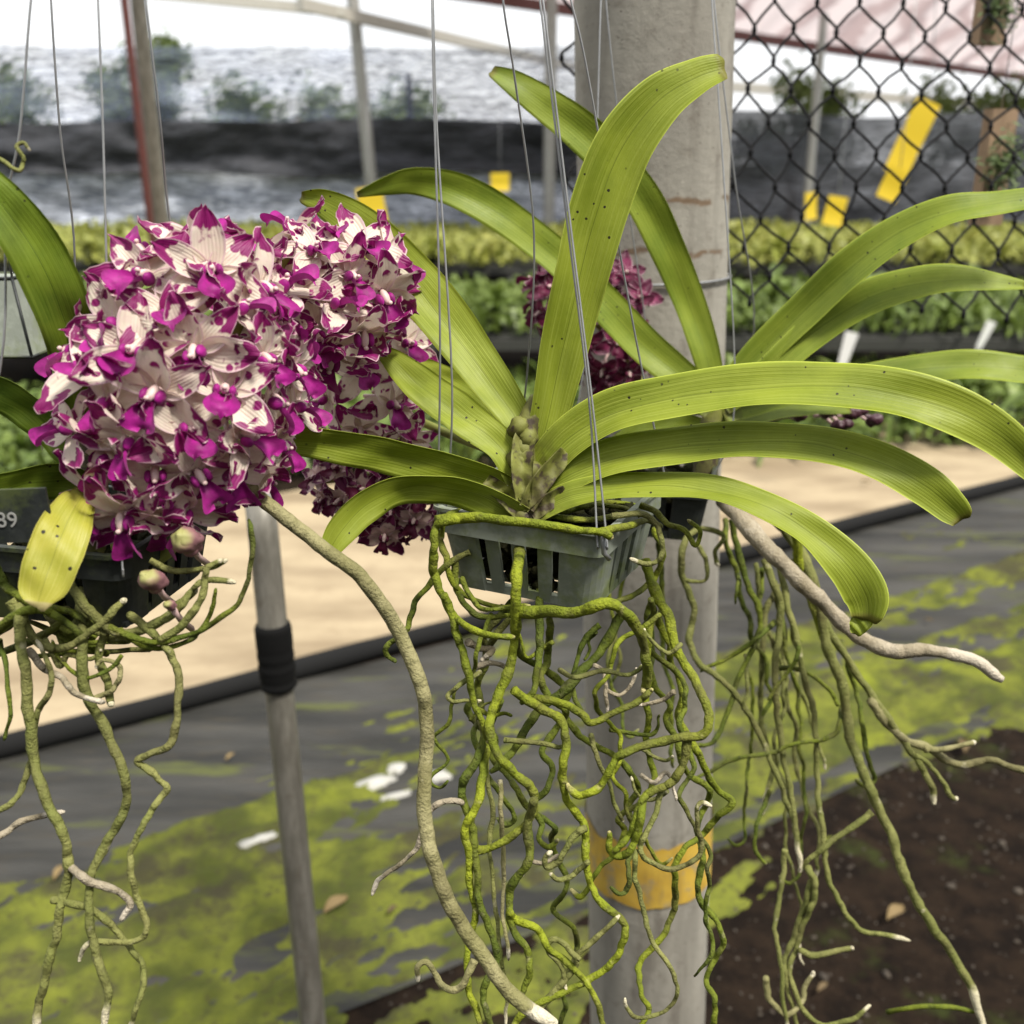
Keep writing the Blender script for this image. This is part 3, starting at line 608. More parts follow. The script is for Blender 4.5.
# ------------------------------------------------------------------ plant builders
def leaf(root, P, mat, fold=.28, label=None, thick=.0011, lobes=.5, nv=10):
    """P: (px, py, width px, depth, roll deg)"""
    S = spline([tuple(map(float, p)) for p in P], 9); n = len(S); ctr = [W(s[0], s[1], s[3]) for s in S]; mb = MB(); top, bot = [], []; uvs = []
    L = [0]
    for i in range(1, n): L.append(L[-1] + (ctr[i] - ctr[i - 1]).length)
    for i in range(n):
        T = (ctr[min(i + 1, n - 1)] - ctr[max(i - 1, 0)]).normalized(); V = (CAM - ctr[i]).normalized(); Sd = T.cross(V).normalized()
        Sd = Matrix.Rotation(R(S[i][4]), 3, T) @ Sd; N = Sd.cross(T).normalized()
        if i == 0: sgn = 1 if N.dot(V) > 0 else -1
        N *= sgn; wd = S[i][2] * S[i][3] / 1024 / max(.35, math.cos(R(S[i][4]))) / 2
        u = L[i] / L[-1]; fo = fold * (1 - .35 * u)
        for j in range(nv + 1):
            v = 2 * j / nv - 1; av = abs(v)
            p = ctr[i] + Sd * wd * v * (1 - .25 * fo * av) + N * (wd * fo * (av ** 1.25) - wd * fo * .45)
            p += N * .0007 * math.sin(u * 23 + v * 3) + Sd * wd * .025 * noise.noise(Vector((u * 9, v, P[0][0] * .1)))
            if i == n - 1: p += T * wd * lobes * ((1 - av) * .4 + (.55 if v < 0 else .1) * (1 - abs(av - .5) * 2))
            th = thick * (1 - .75 * av ** 3) * (1 if i < n - 1 else .5); top.append(p + N * th * .5); bot.append(p - N * th * .5); uvs.append((u, j / nv))
    m_ = nv + 1; N0 = len(top); fs = []
    for i in range(n - 1):
        for j in range(nv):
            a = i * m_ + j; fs.append((a, a + 1, a + m_ + 1, a + m_)); fs.append((N0 + a, N0 + a + m_, N0 + a + m_ + 1, N0 + a + 1))
        for j in (0, nv): a = i * m_ + j; fs.append((a, a + m_, N0 + a + m_, N0 + a))
    for i in (0, n - 1):
        for j in range(nv): a = i * m_ + j; fs.append((a, a + 1, N0 + a + 1, N0 + a))
    mb.add(top + bot, fs, uvs + uvs); o = mb.build('leaf', mat, root)
    if label: o['label'] = label
    return o
RS = [0]
def rootpart(root, P, r, mat='root', d=.58, amp=2.0, taper=.68, seg=8, name='root', label=None, lump=.24, per=9):
    """P: (px, py[, depth offset m]) ; r radius px"""
    RS[0] += 1; sd = RS[0] * 7.3; Q = [(p[0], p[1], d + (p[2] if len(p) > 2 else 0)) for p in P]; S = spline(Q, per); n = len(S); pts = []; rad = []
    for i, (x, y, dd) in enumerate(S):
        nn = noise.noise_vector(Vector((x * .035, y * .035, sd))); n2 = noise.noise_vector(Vector((x * .012, y * .012, sd + 40)))
        k = min(1, i / 4, (n - 1 - i) / 3 + .4)
        n4 = noise.noise_vector(Vector((x * .11, y * .11, sd + 3))); pts.append(W(x + amp * (1.6 * nn.x + .8 * n4.x) * k, y + amp * nn.y * k, dd + (.012 * n2.z + .003 * n4.z) * k)); u = i / (n - 1)
        rr = r * dd / 1024 * (1 - (1 - taper) * u) * (1 + lump * noise.noise(Vector((x * .07, y * .07, sd + 9))) + lump * .5 * noise.noise(Vector((x * .23, y * .23, sd + 19))))
        if u > .96: rr *= .55 + .45 * (1 - u) / .04
        rad.append(rr)
    b = MB(); b.tube(pts, rad, seg); o = b.build(name, MAT[mat], root)
    if label: o['label'] = label
    return o
def wander(x, y, yend, r_, drift=0, step=24, amp=10):
    P = [(x, y, 0)]; dx = 0; z = 0; end = yend
    while y < end:
        dx = dx * .3 + r_.gauss(0, amp); x += dx * .8 + drift * step / 24; y += step * r_.uniform(.55, 1.2); z = z * .8 + r_.gauss(0, .006); P.append((x, y, z))
    if r_.random() < .55: s_ = r_.choice((-1, 1)); P += [(x + s_ * 9, y + 8, z), (x + s_ * 18, y + 1, z)]
    return P
def wire(root, P, r=.00062, per=4, name='hanging_wire'):
    S = spline(P, per); b = MB(); b.tube([W(*s) for s in S], r, 6); return b.build(name, MAT['wire'], root)

def basket(name, F, side, th, H, rimh, mat, label, taper=.84, nsl=3, group=None, corner=.235):
    """square slotted basket. F = front rim corner (world), th = turn of the left side"""
    Ld = Vector((-math.cos(th), math.sin(th), 0)); Rd = Vector((math.sin(th), math.cos(th), 0)); Z = Vector((0, 0, 1)); C = F + (Ld + Rd) * side / 2
    root = empty(name, C - Z * H, label, 'plant basket', group)
    hs = side / 2; t = .0016
    def sq(h, z, rc=.009, n=5):             # rounded square ring
        pts = []
        for q in range(4):
            a0 = q * math.pi / 2; cx = (1, -1, -1, 1)[q]; cy = (1, 1, -1, -1)[q]
            for k in range(n + 1):
                a = a0 + k / n * math.pi / 2; pts.append(C + Rd * (cx * (h - rc) + rc * math.cos(a)) + Ld * (cy * (h - rc) + rc * math.sin(a)) + Z * z)
        return pts
    def shell(rings):
        b = MB(); m_ = len(rings[0]); vs_ = [p for r_ in rings for p in r_]; k = len(rings)
        b.add(vs_, [(i * m_ + j, i * m_ + (j + 1) % m_, ((i + 1) % k) * m_ + (j + 1) % m_, ((i + 1) % k) * m_ + j) for i in range(k) for j in range(m_)]); return b
    shell([sq(hs, -rimh), sq(hs, 0), sq(hs + .0022, 0), sq(hs + .0022, .0022), sq(hs - t, .0022), sq(hs - t, -rimh)]).build('rim', mat, root, smooth=False)
    def hz(z): return (hs - .0012) * (1 - (1 - taper) * (-z - rimh * .3) / H)
    z0, z1 = -rimh * .6, -H
    for q, (A_, B_) in enumerate(((Ld, -Rd), (-Rd, -Ld), (-Ld, Rd), (Rd, Ld))):     # direction along the side, outward normal
        wsl = side * .040
        for k in range(nsl):
            c = (k + 1 - (nsl + 1) / 2) * side * .166; b = MB(); rings = []
            for z in (z0, (z0 + z1) / 2, z1):
                h = hz(z); rings.append([C + A_ * (c * h / hs + s_ * wsl * (.85 if z == z1 else 1)) + B_ * (h - o_) + Z * z for s_, o_ in ((-1, 0), (1, 0), (1, t * 1.3), (-1, t * 1.3))])
            vs_ = [p for r_ in rings for p in r_]; b.add(vs_, [(i * 4 + j, i * 4 + (j + 1) % 4, i * 4 + 4 + (j + 1) % 4, i * 4 + 4 + j) for i in range(2) for j in range(4)] + [(3, 2, 1, 0), (8, 9, 10, 11)]); b.build('slat', mat, root, smooth=False)
    for q in range(4):                                                            # rounded corner panels
        cx = (1, -1, -1, 1)[q]; cy = (1, 1, -1, -1)[q]; b = MB(); rings = []
        for z in (z0, (z0 + z1) / 2, z1):
            h = hz(z) + .0006; rc = .011; wl = side * corner * h / hs; prof = [(h - wl, h)] + [(h - rc + rc * math.sin(a), h - rc + rc * math.cos(a)) for a in [k * math.pi / 10 for k in range(6)]] + [(h, h - wl)]
            rings.append([C + Rd * cx * x + Ld * cy * y + Z * z for x, y in prof] + [C + Rd * cx * (x - t) + Ld * cy * (y - t) + Z * z for x, y in reversed(prof)])
        m_ = len(rings[0]); vs_ = [p for r_ in rings for p in r_]
        b.add(vs_, [(i * m_ + j, i * m_ + (j + 1) % m_, (i + 1) * m_ + (j + 1) % m_, (i + 1) * m_ + j) for i in range(2) for j in range(m_)] + [tuple(range(2 * m_, 3 * m_))]); b.build('corner_panel', mat, root, smooth=False)
    b = MB(); hb = hz(z1) * .98
    for k in range(6): b.box(C + Rd * (k - 2.5) * hb * .36 + Z * (-H + .0015), hb * .09, hb, .0015, Rd, Ld, Z)
    for k in range(3): b.box(C + Ld * (k - 1) * hb * .8 + Z * (-H + .0037), hb, hb * .09, .0007, Rd, Ld, Z)
    shell_r = [sq(hb + .001, -H), sq(hb + .001, -H + .005), sq(hb - .002, -H + .005), sq(hb - .002, -H)]; m_ = len(shell_r[0])
    b.add([p for r_ in shell_r for p in r_], [(i * m_ + j, i * m_ + (j + 1) % m_, ((i + 1) % 4) * m_ + (j + 1) % m_, ((i + 1) % 4) * m_ + j) for i in range(4) for j in range(m_)])
    b.build('basket_floor', mat, root, smooth=False); b = MB(); rr_ = random.Random(int(side * 1e4))
    for i in range(300):
        z = rr_.uniform(-H + .006, -.010); h = hz(z) * .86; b.ell(C + Rd * rr_.uniform(-h, h) + Ld * rr_.uniform(-h, h) + Z * z, rr_.uniform(.004, .009), rr_.uniform(.003, .007), rr_.uniform(.003, .006), Matrix.Rotation(rr_.uniform(0, 3), 3, 'X'), 6, 4, .3)
    o = b.build('bark_chips', MAT['bark'], root); return root, C, Ld, Rd

# ---- flowers
def petal(b, ang, L, wd, lift, curl, r, u0=0.08):
    X = Vector((math.cos(ang), math.sin(ang), 0)); Y = Vector((-math.sin(ang), math.cos(ang), 0)); Z = Vector((0, 0, 1)); nu, nv = 9, 6; vs_, uv, fs = [], [], []
    ph = r.uniform(0, 6)
    for i in range(nu + 1):
        u = i / nu; prof = (math.sin(math.pi * min(1, .07 + u * .93) ** .8) ** .62) if i < nu else .14; prof = max(prof, .12)
        for j in range(nv + 1):
            v = 2 * j / nv - 1; x = L * (u0 + (1 - u0) * u) - (L * .05 * v * v if i == nu else 0); y = wd / 2 * prof * v
            z = lift * L * u + curl * L * u * u + .16 * wd * v * v * (1 if u < .7 else .3) + .06 * L * math.sin(u * 7 + v * 3.2 + ph) * u + .03 * L * math.sin(v * 7 + ph * 2) * u
            vs_.append(X * x + Y * y + Z * z); uv.append((u, j / nv))
    for i in range(nu):
        for j in range(nv): a = i * (nv + 1) + j; fs.append((a, a + nv + 1, a + nv + 2, a + 1))
    b.add(vs_, fs, uv)
def flower_meshes(seed, size, open_=1.):
    r = random.Random(seed); b = MB()
    for ang, L, wd in ((90, 1.04, .56), (210, 1.06, .62), (330, 1.06, .62)): petal(b, R(ang + r.uniform(-8, 8)), L * size, wd * size * 1.0, r.uniform(.0, .3), r.uniform(-.28, .16), r)
    for ang, L, wd in ((28, 1.0, .50), (152, 1.0, .50)): petal(b, R(ang + r.uniform(-10, 10)), L * size, wd * size, r.uniform(.08, .34), r.uniform(-.4, .1), r)
    l = MB(); nu, nv = 8, 6; vs_, fs, uv = [], [], []
    for i in range(nu + 1):
        u = i / nu; wl = (.2 + .24 * math.sin(math.pi * u ** 1.3)) * size * (1 if i < nu else .55)
        for j in range(nv + 1):
            v = 2 * j / nv - 1; lob = .06 * size * math.cos(v * 4.7) * (1 if i == nu else 0)
            vs_.append(Vector((wl / 2 * v * 1.35, -size * (.04 + .44 * u) - lob, size * (.12 + .38 * math.sin(u * 2.2) + .28 * v * v * (1 - u * .5))))); uv.append((u, j / nv))
    for i in range(nu):
        for j in range(nv): a = i * (nv + 1) + j; fs.append((a, a + nv + 1, a + nv + 2, a + 1))
    l.add(vs_, fs, uv)
    for sx in (-1, 1): l.ell((sx * size * .13, size * .0, size * .2), size * .075, size * .12, size * .14, None, 8, 6)
    c = MB(); c.ell((0, size * .05, size * .2), size * .085, size * .085, size * .17, Matrix.Rotation(.5, 3, 'X'), 8, 6); c.ell((0, size * .03, size * .37), size * .05, size * .045, size * .045, None, 8, 6)
    s = MB(); s.tube([Vector((0, 0, .002)), Vector((0, .1 * size, -.5 * size)), Vector((0, -.05 * size, -1.2 * size))], [.0017, .0014, .0013], 6)
    return b, l, c, s
class FL:
    def __init__(s, size, pm, lm, seeds, cm='column', sm='pedicel', curlmul=1):
        s.v = []
        for sd in seeds:
            b, l, c, st = flower_meshes(sd, size); s.v.append((b.mesh('flower', MAT[pm]), l.mesh('lip', MAT[lm]), c.mesh('column', MAT[cm]), st.mesh('pedicel', MAT[sm])))
    def place(s, root, p, nrm, upv, r, sc=1, tilt=.35):
        nrm = (nrm.normalized() + Vector((r.gauss(0, 1), r.gauss(0, 1), r.gauss(0, 1))) * tilt * .5).normalized(); y = upv - nrm * upv.dot(nrm)
        if y.length < .05: y = nrm.orthogonal()
        y.normalize(); y = Matrix.Rotation(r.gauss(0, .35), 3, nrm) @ y; x = y.cross(nrm); mtx = Matrix((x, y, nrm)).transposed().to_4x4()
        o = bpy.data.objects.new('flower', r.choice(s.v)[0]); me = [q for q in s.v if q[0] is o.data][0]; COL.objects.link(o); o.parent = root
        o.matrix_local = Matrix.Translation(p - ORG[root.name]) @ mtx @ Matrix.Scale(sc, 4)
        for k, nm in ((1, 'lip'), (2, 'column'), (3, 'pedicel')):
            c = bpy.data.objects.new(nm, me[k]); COL.objects.link(c); c.parent = o
        return o
def bud(root, p, rx, dirv, mat, stem_from=None, name='bud', smat='pedicel'):
    Mx = dirv.to_track_quat('Z', 'Y').to_matrix(); b = MB(); b.ell(p, rx * .84, rx * .74, rx, Mx, 18, 14, .35); b.ell(p + dirv * rx * .25 + Vector((rx * .2, 0, 0)), rx * .62, rx * .66, rx * .72, Mx, 14, 10, .3); b.ell(p - dirv * rx * .3 + Vector((0, 0, -rx * .4)), rx * .5, rx * .5, rx * .55, Mx, 10, 8)
    o = b.build(name, MAT[mat], root)
    if stem_from is not None: b = MB(); b.tube([stem_from, (stem_from + p) / 2 + Vector((0, 0, -.002)), p], .0016, 6); c = b.build('pedicel', MAT[smat], o)
    return o
def raceme(root, fl, A_, B_, ra, n, r, droop=.0, keep=-.35, sc=(.9, 1.1), ends=True, limit=100, prof=None):
    """flowers on a sausage round the axis A_->B_ (world), radius ra"""
    ax = (B_ - A_); L = ax.length; T = ax.normalized(); X = T.orthogonal().normalized(); Y = T.cross(X); cnt = 0
    for i in range(n):
        u = (i + .5) / n; a = i * 2.39996; f_ = prof(u) if prof else math.sin(math.pi * (.06 + .88 * u)) ** .5
        rad = X * math.cos(a) + Y * math.sin(a); c = A_ + T * L * u; p = c + rad * ra * f_ * r.uniform(.9, 1.06); nrm = rad * f_ + T * (u - .5) * 1.5; V = (CAM - p).normalized()
        if nrm.normalized().dot(V) < keep: continue
        if cnt >= limit: break
        fl.place(root, p, nrm + V * .15, Vector((0, 0, 1)), r, r.uniform(*sc)); cnt += 1
    return cnt

# ------------------------------------------------------------------ CENTRAL ORCHID
F = W(604, 537, .56)
bk, C, Ld, Rd = basket('hanging_basket', F, .108, R(26), .050, .0135, MAT['pot_green'], 'weathered grey green slotted basket hanging in the centre, overgrown with mossy roots', group='hanging orchid baskets')
cs = [F, F + Ld * .108, F + Rd * .108, F + (Ld + Rd) * .108]
def pix(p): q = p - CAM; d = q.dot(FW); return 512 + 1024 * q.x / d, 512 - 1024 * q.dot(UP) / d, d
def wires_to(bk, corners, tops):
    for c, tp in zip(corners, tops):
        x, y, d = pix(c); P = [(tp[-1][0] + (tp[-1][0] - x) * .12, -60, tp[-1][2])] + [t for t in reversed(tp)] + [(x, y - 4, d), (x + 1, y + 9, d - .003)]
        wire(bk, P, per=6)
# left corner (double wire), front corner, right corner, rear corner; each climbs out of the frame
wires_to(bk, [cs[1] + Vector((.003, -.001, 0)), cs[1] + Vector((.008, .001, .0)), F + Vector((-.004, -.001, 0)), F + Vector((.001, -.0015, 0)), cs[2], cs[3]],
         [[(440, 330, .575), (434, 100, .55), (432, 0, .54)], [(452, 380, .58), (437, 130, .56), (433, 0, .545)], [(589, 400, .56), (565, 205, .55), (540, 0, .53)], [(592, 400, .557), (568, 205, .548), (543, 0, .53)],
          [(640, 360, .63), (612, 210, .60), (585, 60, .57), (571, 0, .56)], [(526, 385, .66), (534, 234, .62), (515, 80, .58), (503, 0, .56)]])
b = MB(); b.tube([F + Vector((-.001, -.004, .004)), F + Vector((0, -.0045, -.008)), F + Vector((.003, -.002, -.012))], .0016, 6); b.build('wire_hook', MAT['wire'], bk)

sb = W(527, 508, .60)
O1 = empty('orchid_plant', sb, 'central orchid with long strap leaves and a spike of spotted flowers behind its left leaves', 'orchid', 'hanging orchids')
b = MB(); b.tube([W(*p) for p in spline([(524, 522, .607), (526, 495, .603), (524, 460, .60), (528, 425, .60), (540, 400, .602)], 5)], [.0085 - .0001 * i for i in range(21)], 12)
for i in range(9): q = W(524 + 6 * math.sin(i * 2.1), 515 - i * 11, .597); b.ell(q, .0078, .007, .006, Matrix.Rotation(i * .7, 3, 'Y'), 10, 6, .35)
b.build('stem', MAT['stem'], O1)
D = .60
LV = [
 [(533, 462, 24, .6, 5), (548, 420, 38, .597, 8), (564, 345, 52, .585, 12), (582, 270, 59, .572, 12), (601, 200, 64, .562, 10), (625, 143, 62, .555, 5), (660, 100, 52, .55, -8), (697, 77, 36, .548, -25), (722, 68, 26, .548, -32)],
 [(526, 470, 22, .6, 0), (520, 428, 32, .601, 5), (492, 384, 44, .607, 14), (452, 330, 54, .615, 18), (408, 276, 56, .625, 15), (362, 229, 46, .632, 5), (325, 204, 30, .636, -10), (302, 197, 12, .638, -20)],
 [(522, 478, 22, .597, 10), (500, 446, 32, .597, 18), (460, 415, 42, .6, 22), (420, 385, 38, .607, 20), (395, 362, 26, .612, 10), (380, 350, 12, .614, 0)],
 [(524, 500, 24, .6, -14), (490, 484, 36, .598, -22), (440, 468, 38, .592, -28), (385, 455, 38, .582, -26), (325, 444, 34, .57, -22), (280, 440, 28, .56, -20), (268, 440, 20, .557, -18)],
 [(522, 512, 20, .595, -30), (480, 497, 30, .588, -35), (440, 488, 30, .58, -42), (402, 489, 30, .575, -38), (366, 506, 34, .57, -20), (341, 532, 32, .567, 0), (326, 556, 18, .566, 12)],
 [(536, 470, 26, .598, -12), (566, 440, 40, .59, -18), (608, 414, 46, .58, -24), (660, 400, 46, .568, -30), (730, 389, 46, .552, -34), (810, 385, 46, .538, -34), (885, 391, 48, .528, -26), (950, 409, 50, .522, -12), (1000, 436, 44, .52, 0), (1040, 472, 30, .52, 8)],
 [(535, 490, 22, .596, -12), (575, 472, 34, .59, -20), (620, 456, 40, .582, -26), (690, 445, 40, .57, -32), (755, 441, 38, .56, -32), (820, 445, 38, .55, -26), (880, 462, 40, .544, -16), (925, 486, 42, .54, -4), (952, 508, 34, .538, 4), (962, 518, 24, .538, 6)],
 [(535, 506, 18, .592, -20), (575, 494, 26, .585, -28), (640, 486, 27, .575, -38), (700, 488, 27, .565, -42), (755, 502, 29, .557, -40), (805, 528, 33, .551, -25), (845, 563, 44, .547, -5), (866, 595, 46, .546, 12), (868, 618, 30, .547, 25)],
 [(530, 455, 22, .61, 0), (512, 420, 26, .63, 10), (478, 395, 24, .65, 14), (440, 372, 18, .665, 10), (420, 360, 8, .67, 0)],
]
for P in LV:
    P[0] = (P[0][0], P[0][1] + 6, P[0][2] * 1.45, P[0][3], P[0][4]); P[1] = (*P[1][:2], P[1][2] * 1.08, *P[1][3:])
    leaf(O1, P, MAT['leaf'], fold=.34)
# curled-back tip under the lowest right leaf
leaf(O1, [(868, 600, 12, .55, 40), (864, 616, 22, .551, 25), (858, 628, 18, .552, 10), (856, 634, 10, .553, 0)], MAT['leaf'], .2)
# old sheaths round the stem
for P in [[(527, 508, 20, .589, 0), (538, 486, 24, .587, 8), (552, 468, 22, .588, 14), (566, 452, 18, .588, 18)], [(532, 516, 16, .59, 0), (548, 502, 20, .588, 8), (566, 492, 18, .588, 15)], [(520, 514, 18, .592, 0), (504, 494, 22, .59, -5), (486, 480, 16, .59, -10)], [(524, 500, 20, .589, 0), (522, 470, 26, .588, 0), (524, 442, 26, .592, 0), (530, 425, 20, .597, 0)]]:
    leaf(O1, P, MAT['stem'], .75, lobes=.1)
RT_ = [
 ([(519, 548, .02), (519, 565, -.012), (516, 600, -.016), (514, 640), (508, 672), (495, 705), (491, 730), (497, 755), (512, 770), (531, 787), (534, 800)], 6.2, 'root'),
 ([(534, 800, -.01), (526, 830), (529, 858), (515, 880), (511, 905), (514, 930), (528, 952), (530, 975), (522, 996)], 5, 'root_dark'),
 ([(515, 612, -.004), (545, 611, -.02), (575, 613, -.03), (605, 603, -.035), (626, 612, -.03), (641, 636, -.02), (647, 665, -.012), (643, 692)], 6.8, 'root'),
 ([(470, 519, .0), (440, 523, -.004), (434, 545, -.006), (434, 570), (441, 592), (450, 612), (470, 629, -.01), (492, 636, -.015), (513, 637, -.02)], 4.8, 'root'),
 ([(444, 595, 0), (455, 628), (464, 655), (471, 690), (480, 718), (488, 742)], 4.6, 'root'),
 ([(645, 560, .06), (655, 592, .04), (668, 615, .03), (678, 650, .02), (692, 676, .01), (706, 702), (709, 722), (700, 735), (680, 738), (640, 747), (618, 757), (608, 775), (597, 790), (580, 795), (568, 784)], 5.6, 'root'),
 ([(514, 690, -.005), (540, 708), (560, 718), (565, 738), (563, 770), (566, 800), (580, 820), (586, 842), (588, 870), (600, 900), (620, 920), (625, 934), (618, 956), (598, 975), (560, 994), (524, 1012), (505, 1036)], 4.8, 'root'),
 ([(688, 732, .0), (684, 760), (672, 782), (652, 790), (643, 800), (635, 822), (625, 840), (614, 852)], 4.6, 'root'),
 ([(643, 800, .003), (641, 830), (629, 852), (616, 855), (608, 846), (608, 831)], 4.4, 'root'),
 ([(662, 790, .004), (648, 830), (640, 845), (648, 860), (672, 870), (695, 860), (703, 845), (698, 828), (697, 810), (703, 803), (712, 807)], 3.2, 'root_olive'),
 ([(636, 850, .0), (637, 880), (645, 920), (655, 945), (672, 973), (678, 995), (666, 1012), (640, 1018), (627, 1010), (625, 998)], 2.8, 'root_olive'),
 ([(626, 608, .05), (603, 648, .04), (575, 680, .03), (545, 705, .03), (528, 728, .02), (510, 752, .02), (490, 772, .02)], 5.4, 'root_dark'),
 ([(540, 590, .03), (539, 625, .02), (538, 660, .01), (535, 690), (520, 704)], 4.6, 'root_dark'),
 ([(560, 670, .02), (575, 677), (602, 671), (628, 675), (645, 664)], 3.2, 'root_olive'),
 ([(528, 698, .005), (555, 700), (580, 714), (590, 724), (612, 715), (640, 700), (652, 690)], 4.4, 'root'),
 ([(500, 700, .01), (488, 730, .01), (475, 762), (461, 790), (470, 820), (475, 850), (478, 880), (480, 905), (492, 935), (497, 958), (486, 980), (482, 1000), (496, 1034)], 4.8, 'root_dark'),
 ([(488, 742, .01), (480, 790), (466, 830), (468, 850), (470, 880), (475, 915), (466, 960), (469, 990), (484, 1030)], 4.6, 'root'),
 ([(478, 850, .0), (490, 847), (515, 835), (532, 815), (534, 800)], 4.6, 'root'),
 ([(510, 912, .0), (520, 922), (537, 930), (548, 948), (562, 960), (580, 975), (594, 993), (606, 1032)], 4.2, 'root'),
 ([(580, 960, -.005), (565, 945), (552, 940), (547, 952), (562, 966), (566, 990)], 3.2, 'root_olive'),
 ([(530, 1015, .0), (556, 990), (575, 965), (580, 950), (604, 930), (620, 915)], 3.6, 'root_olive'),
 ([(480, 720, .02), (490, 800, .02), (489, 850, .02), (495, 900, .02), (503, 960, .02), (505, 1030, .02)], 2.8, 'root_olive'),
 ([(500, 780, .03), (504, 850, .03), (503, 900, .03), (508, 960, .03)], 2.6, 'root_pale'),
 ([(480, 672, .01), (462, 682), (448, 695), (452, 702), (466, 700), (482, 700)], 2.8, 'root_olive'),
 ([(462, 803, .0), (448, 801), (434, 806), (424, 822), (414, 850), (398, 866), (378, 880), (372, 895)], 3.2, 'root_white'),
 ([(475, 960, .0), (463, 985), (450, 990), (437, 980), (428, 963), (419, 966), (417, 982)], 4, 'root_pale'),
 ([(470, 552, .03), (445, 566, .03), (418, 598, .03), (405, 632, .02), (388, 645, .02), (384, 655, .02), (394, 662, .02)], 3.6, 'root_dark'),
 ([(436, 521, .0), (470, 518, -.004), (530, 523, -.016), (570, 528, -.022), (600, 533, -.026), (612, 538, -.024)], 5.6, 'root'),
 ([(600, 532, -.02), (625, 527, .0), (648, 519, .03), (662, 526, .04)], 4.2, 'root'),
 ([(612, 516, .0), (638, 513), (655, 522), (663, 542), (659, 558), (646, 564), (630, 558)], 3.4, 'root_olive'),
 ([(640, 505, .02), (655, 510, .01), (668, 524), (685, 530), (697, 545), (699, 530), (688, 520)], 3.2, 'root'),
 ([(455, 560, .03), (458, 590, .03), (470, 610, .02), (492, 618, .02), (515, 615, .01)], 3.8, 'root_dark'),
 ([(462, 578, .01), (475, 602, .01), (490, 610), (520, 606)], 3, 'root_dark'),
 ([(468, 642, .03), (478, 648, .03), (492, 650, .03), (480, 660, .03)], 4, 'root_white'),
 ([(474, 668, .02), (490, 663, .02), (504, 668, .02), (505, 685, .02)], 3.2, 'root_white'),
 ([(594, 665, .03), (604, 672, .03), (607, 695, .03), (607, 712, .03)], 2.6, 'root_white'),
 ([(606, 690, .03), (620, 695, .03), (632, 685, .03), (636, 668, .03)], 2.4, 'root_white'),
 ([(600, 625, .05), (586, 640, .05), (576, 662, .04), (573, 690, .04), (582, 715, .03)], 3.2, 'root_dark'),
 ([(596, 632, .05), (589, 640, .05), (590, 650, .05), (584, 660, .05)], 2, 'root_dark'),
 ([(591, 735, .02), (598, 760, .02), (612, 790, .02), (618, 812, .02), (622, 822, .02)], 2.8, 'root_olive'),
 ([(586, 828, .0), (573, 838), (560, 862), (548, 868), (545, 858), (552, 852)], 3.8, 'root_olive'),
 ([(588, 862, .0), (570, 876), (556, 880), (548, 874)], 3, 'root_olive'),
 ([(610, 730, .04), (640, 734, .04), (655, 732, .04), (660, 715, .04)], 2.4, 'root_dark'),
 ([(504, 740, -.002), (530, 742), (556, 748), (565, 744)], 3, 'root_olive'),
 ([(470, 720, .02), (485, 705, .02), (500, 702, .02)], 1.8, 'root_dark'),
]
for P, r_, mt_ in RT_: rootpart(O1, P, r_, mt_, .575)
rr_ = random.Random(5)
for i in range(10):                                                               # the dense skein under the basket
    x0 = rr_.choice((rr_.uniform(640, 668), rr_.uniform(475, 530), rr_.uniform(475, 540), rr_.uniform(500, 600))); y1 = rr_.uniform(760, 900) if i % 3 else rr_.uniform(960, 1060)
    rootpart(O1, wander(x0, rr_.uniform(596, 622), y1, rr_, rr_.uniform(-1.0, .6), 20, 12), rr_.uniform(2.2, 4.2), rr_.choice(('root_dark', 'root_dark', 'root', 'root_dark')), .60 + rr_.uniform(-.005, .06))
for i in range(8):                                                                # side twigs
    x, y = rr_.uniform(470, 690), rr_.uniform(640, 860); s_ = rr_.choice((-1, 1)); rootpart(O1, [(x, y, 0), (x + s_ * 14, y + 8, 0), (x + s_ * 28, y + rr_.uniform(-10, 20), .0), (x + s_ * 36, y + rr_.uniform(-20, 30), 0)], 2.4, rr_.choice(('root_olive', 'root_white', 'root')), .59)
for P, r_ in [([(560, 512, .02), (590, 505, .03), (620, 508, .04), (640, 516, .03)], 3.4), ([(548, 514, .01), (572, 520, .0), (598, 519, .01), (618, 514, .03)], 3.8), ([(500, 512, .02), (478, 508, .02), (456, 512, .01), (446, 520, .0), (442, 540, -.002)], 3.6), ([(566, 505, .03), (588, 498, .04), (606, 502, .05), (630, 504, .06), (652, 514, .07)], 2.8),
                 ([(655, 530, .07), (662, 550, .06), (656, 575, .06), (640, 590, .04), (618, 600, .01), (598, 606, -.01)], 3.6), ([(437, 530, .03), (446, 556, .02), (455, 584, .02), (474, 600, .02), (500, 607, .0), (530, 606, -.01)], 3.4)]: rootpart(O1, P, r_, 'root', .585)
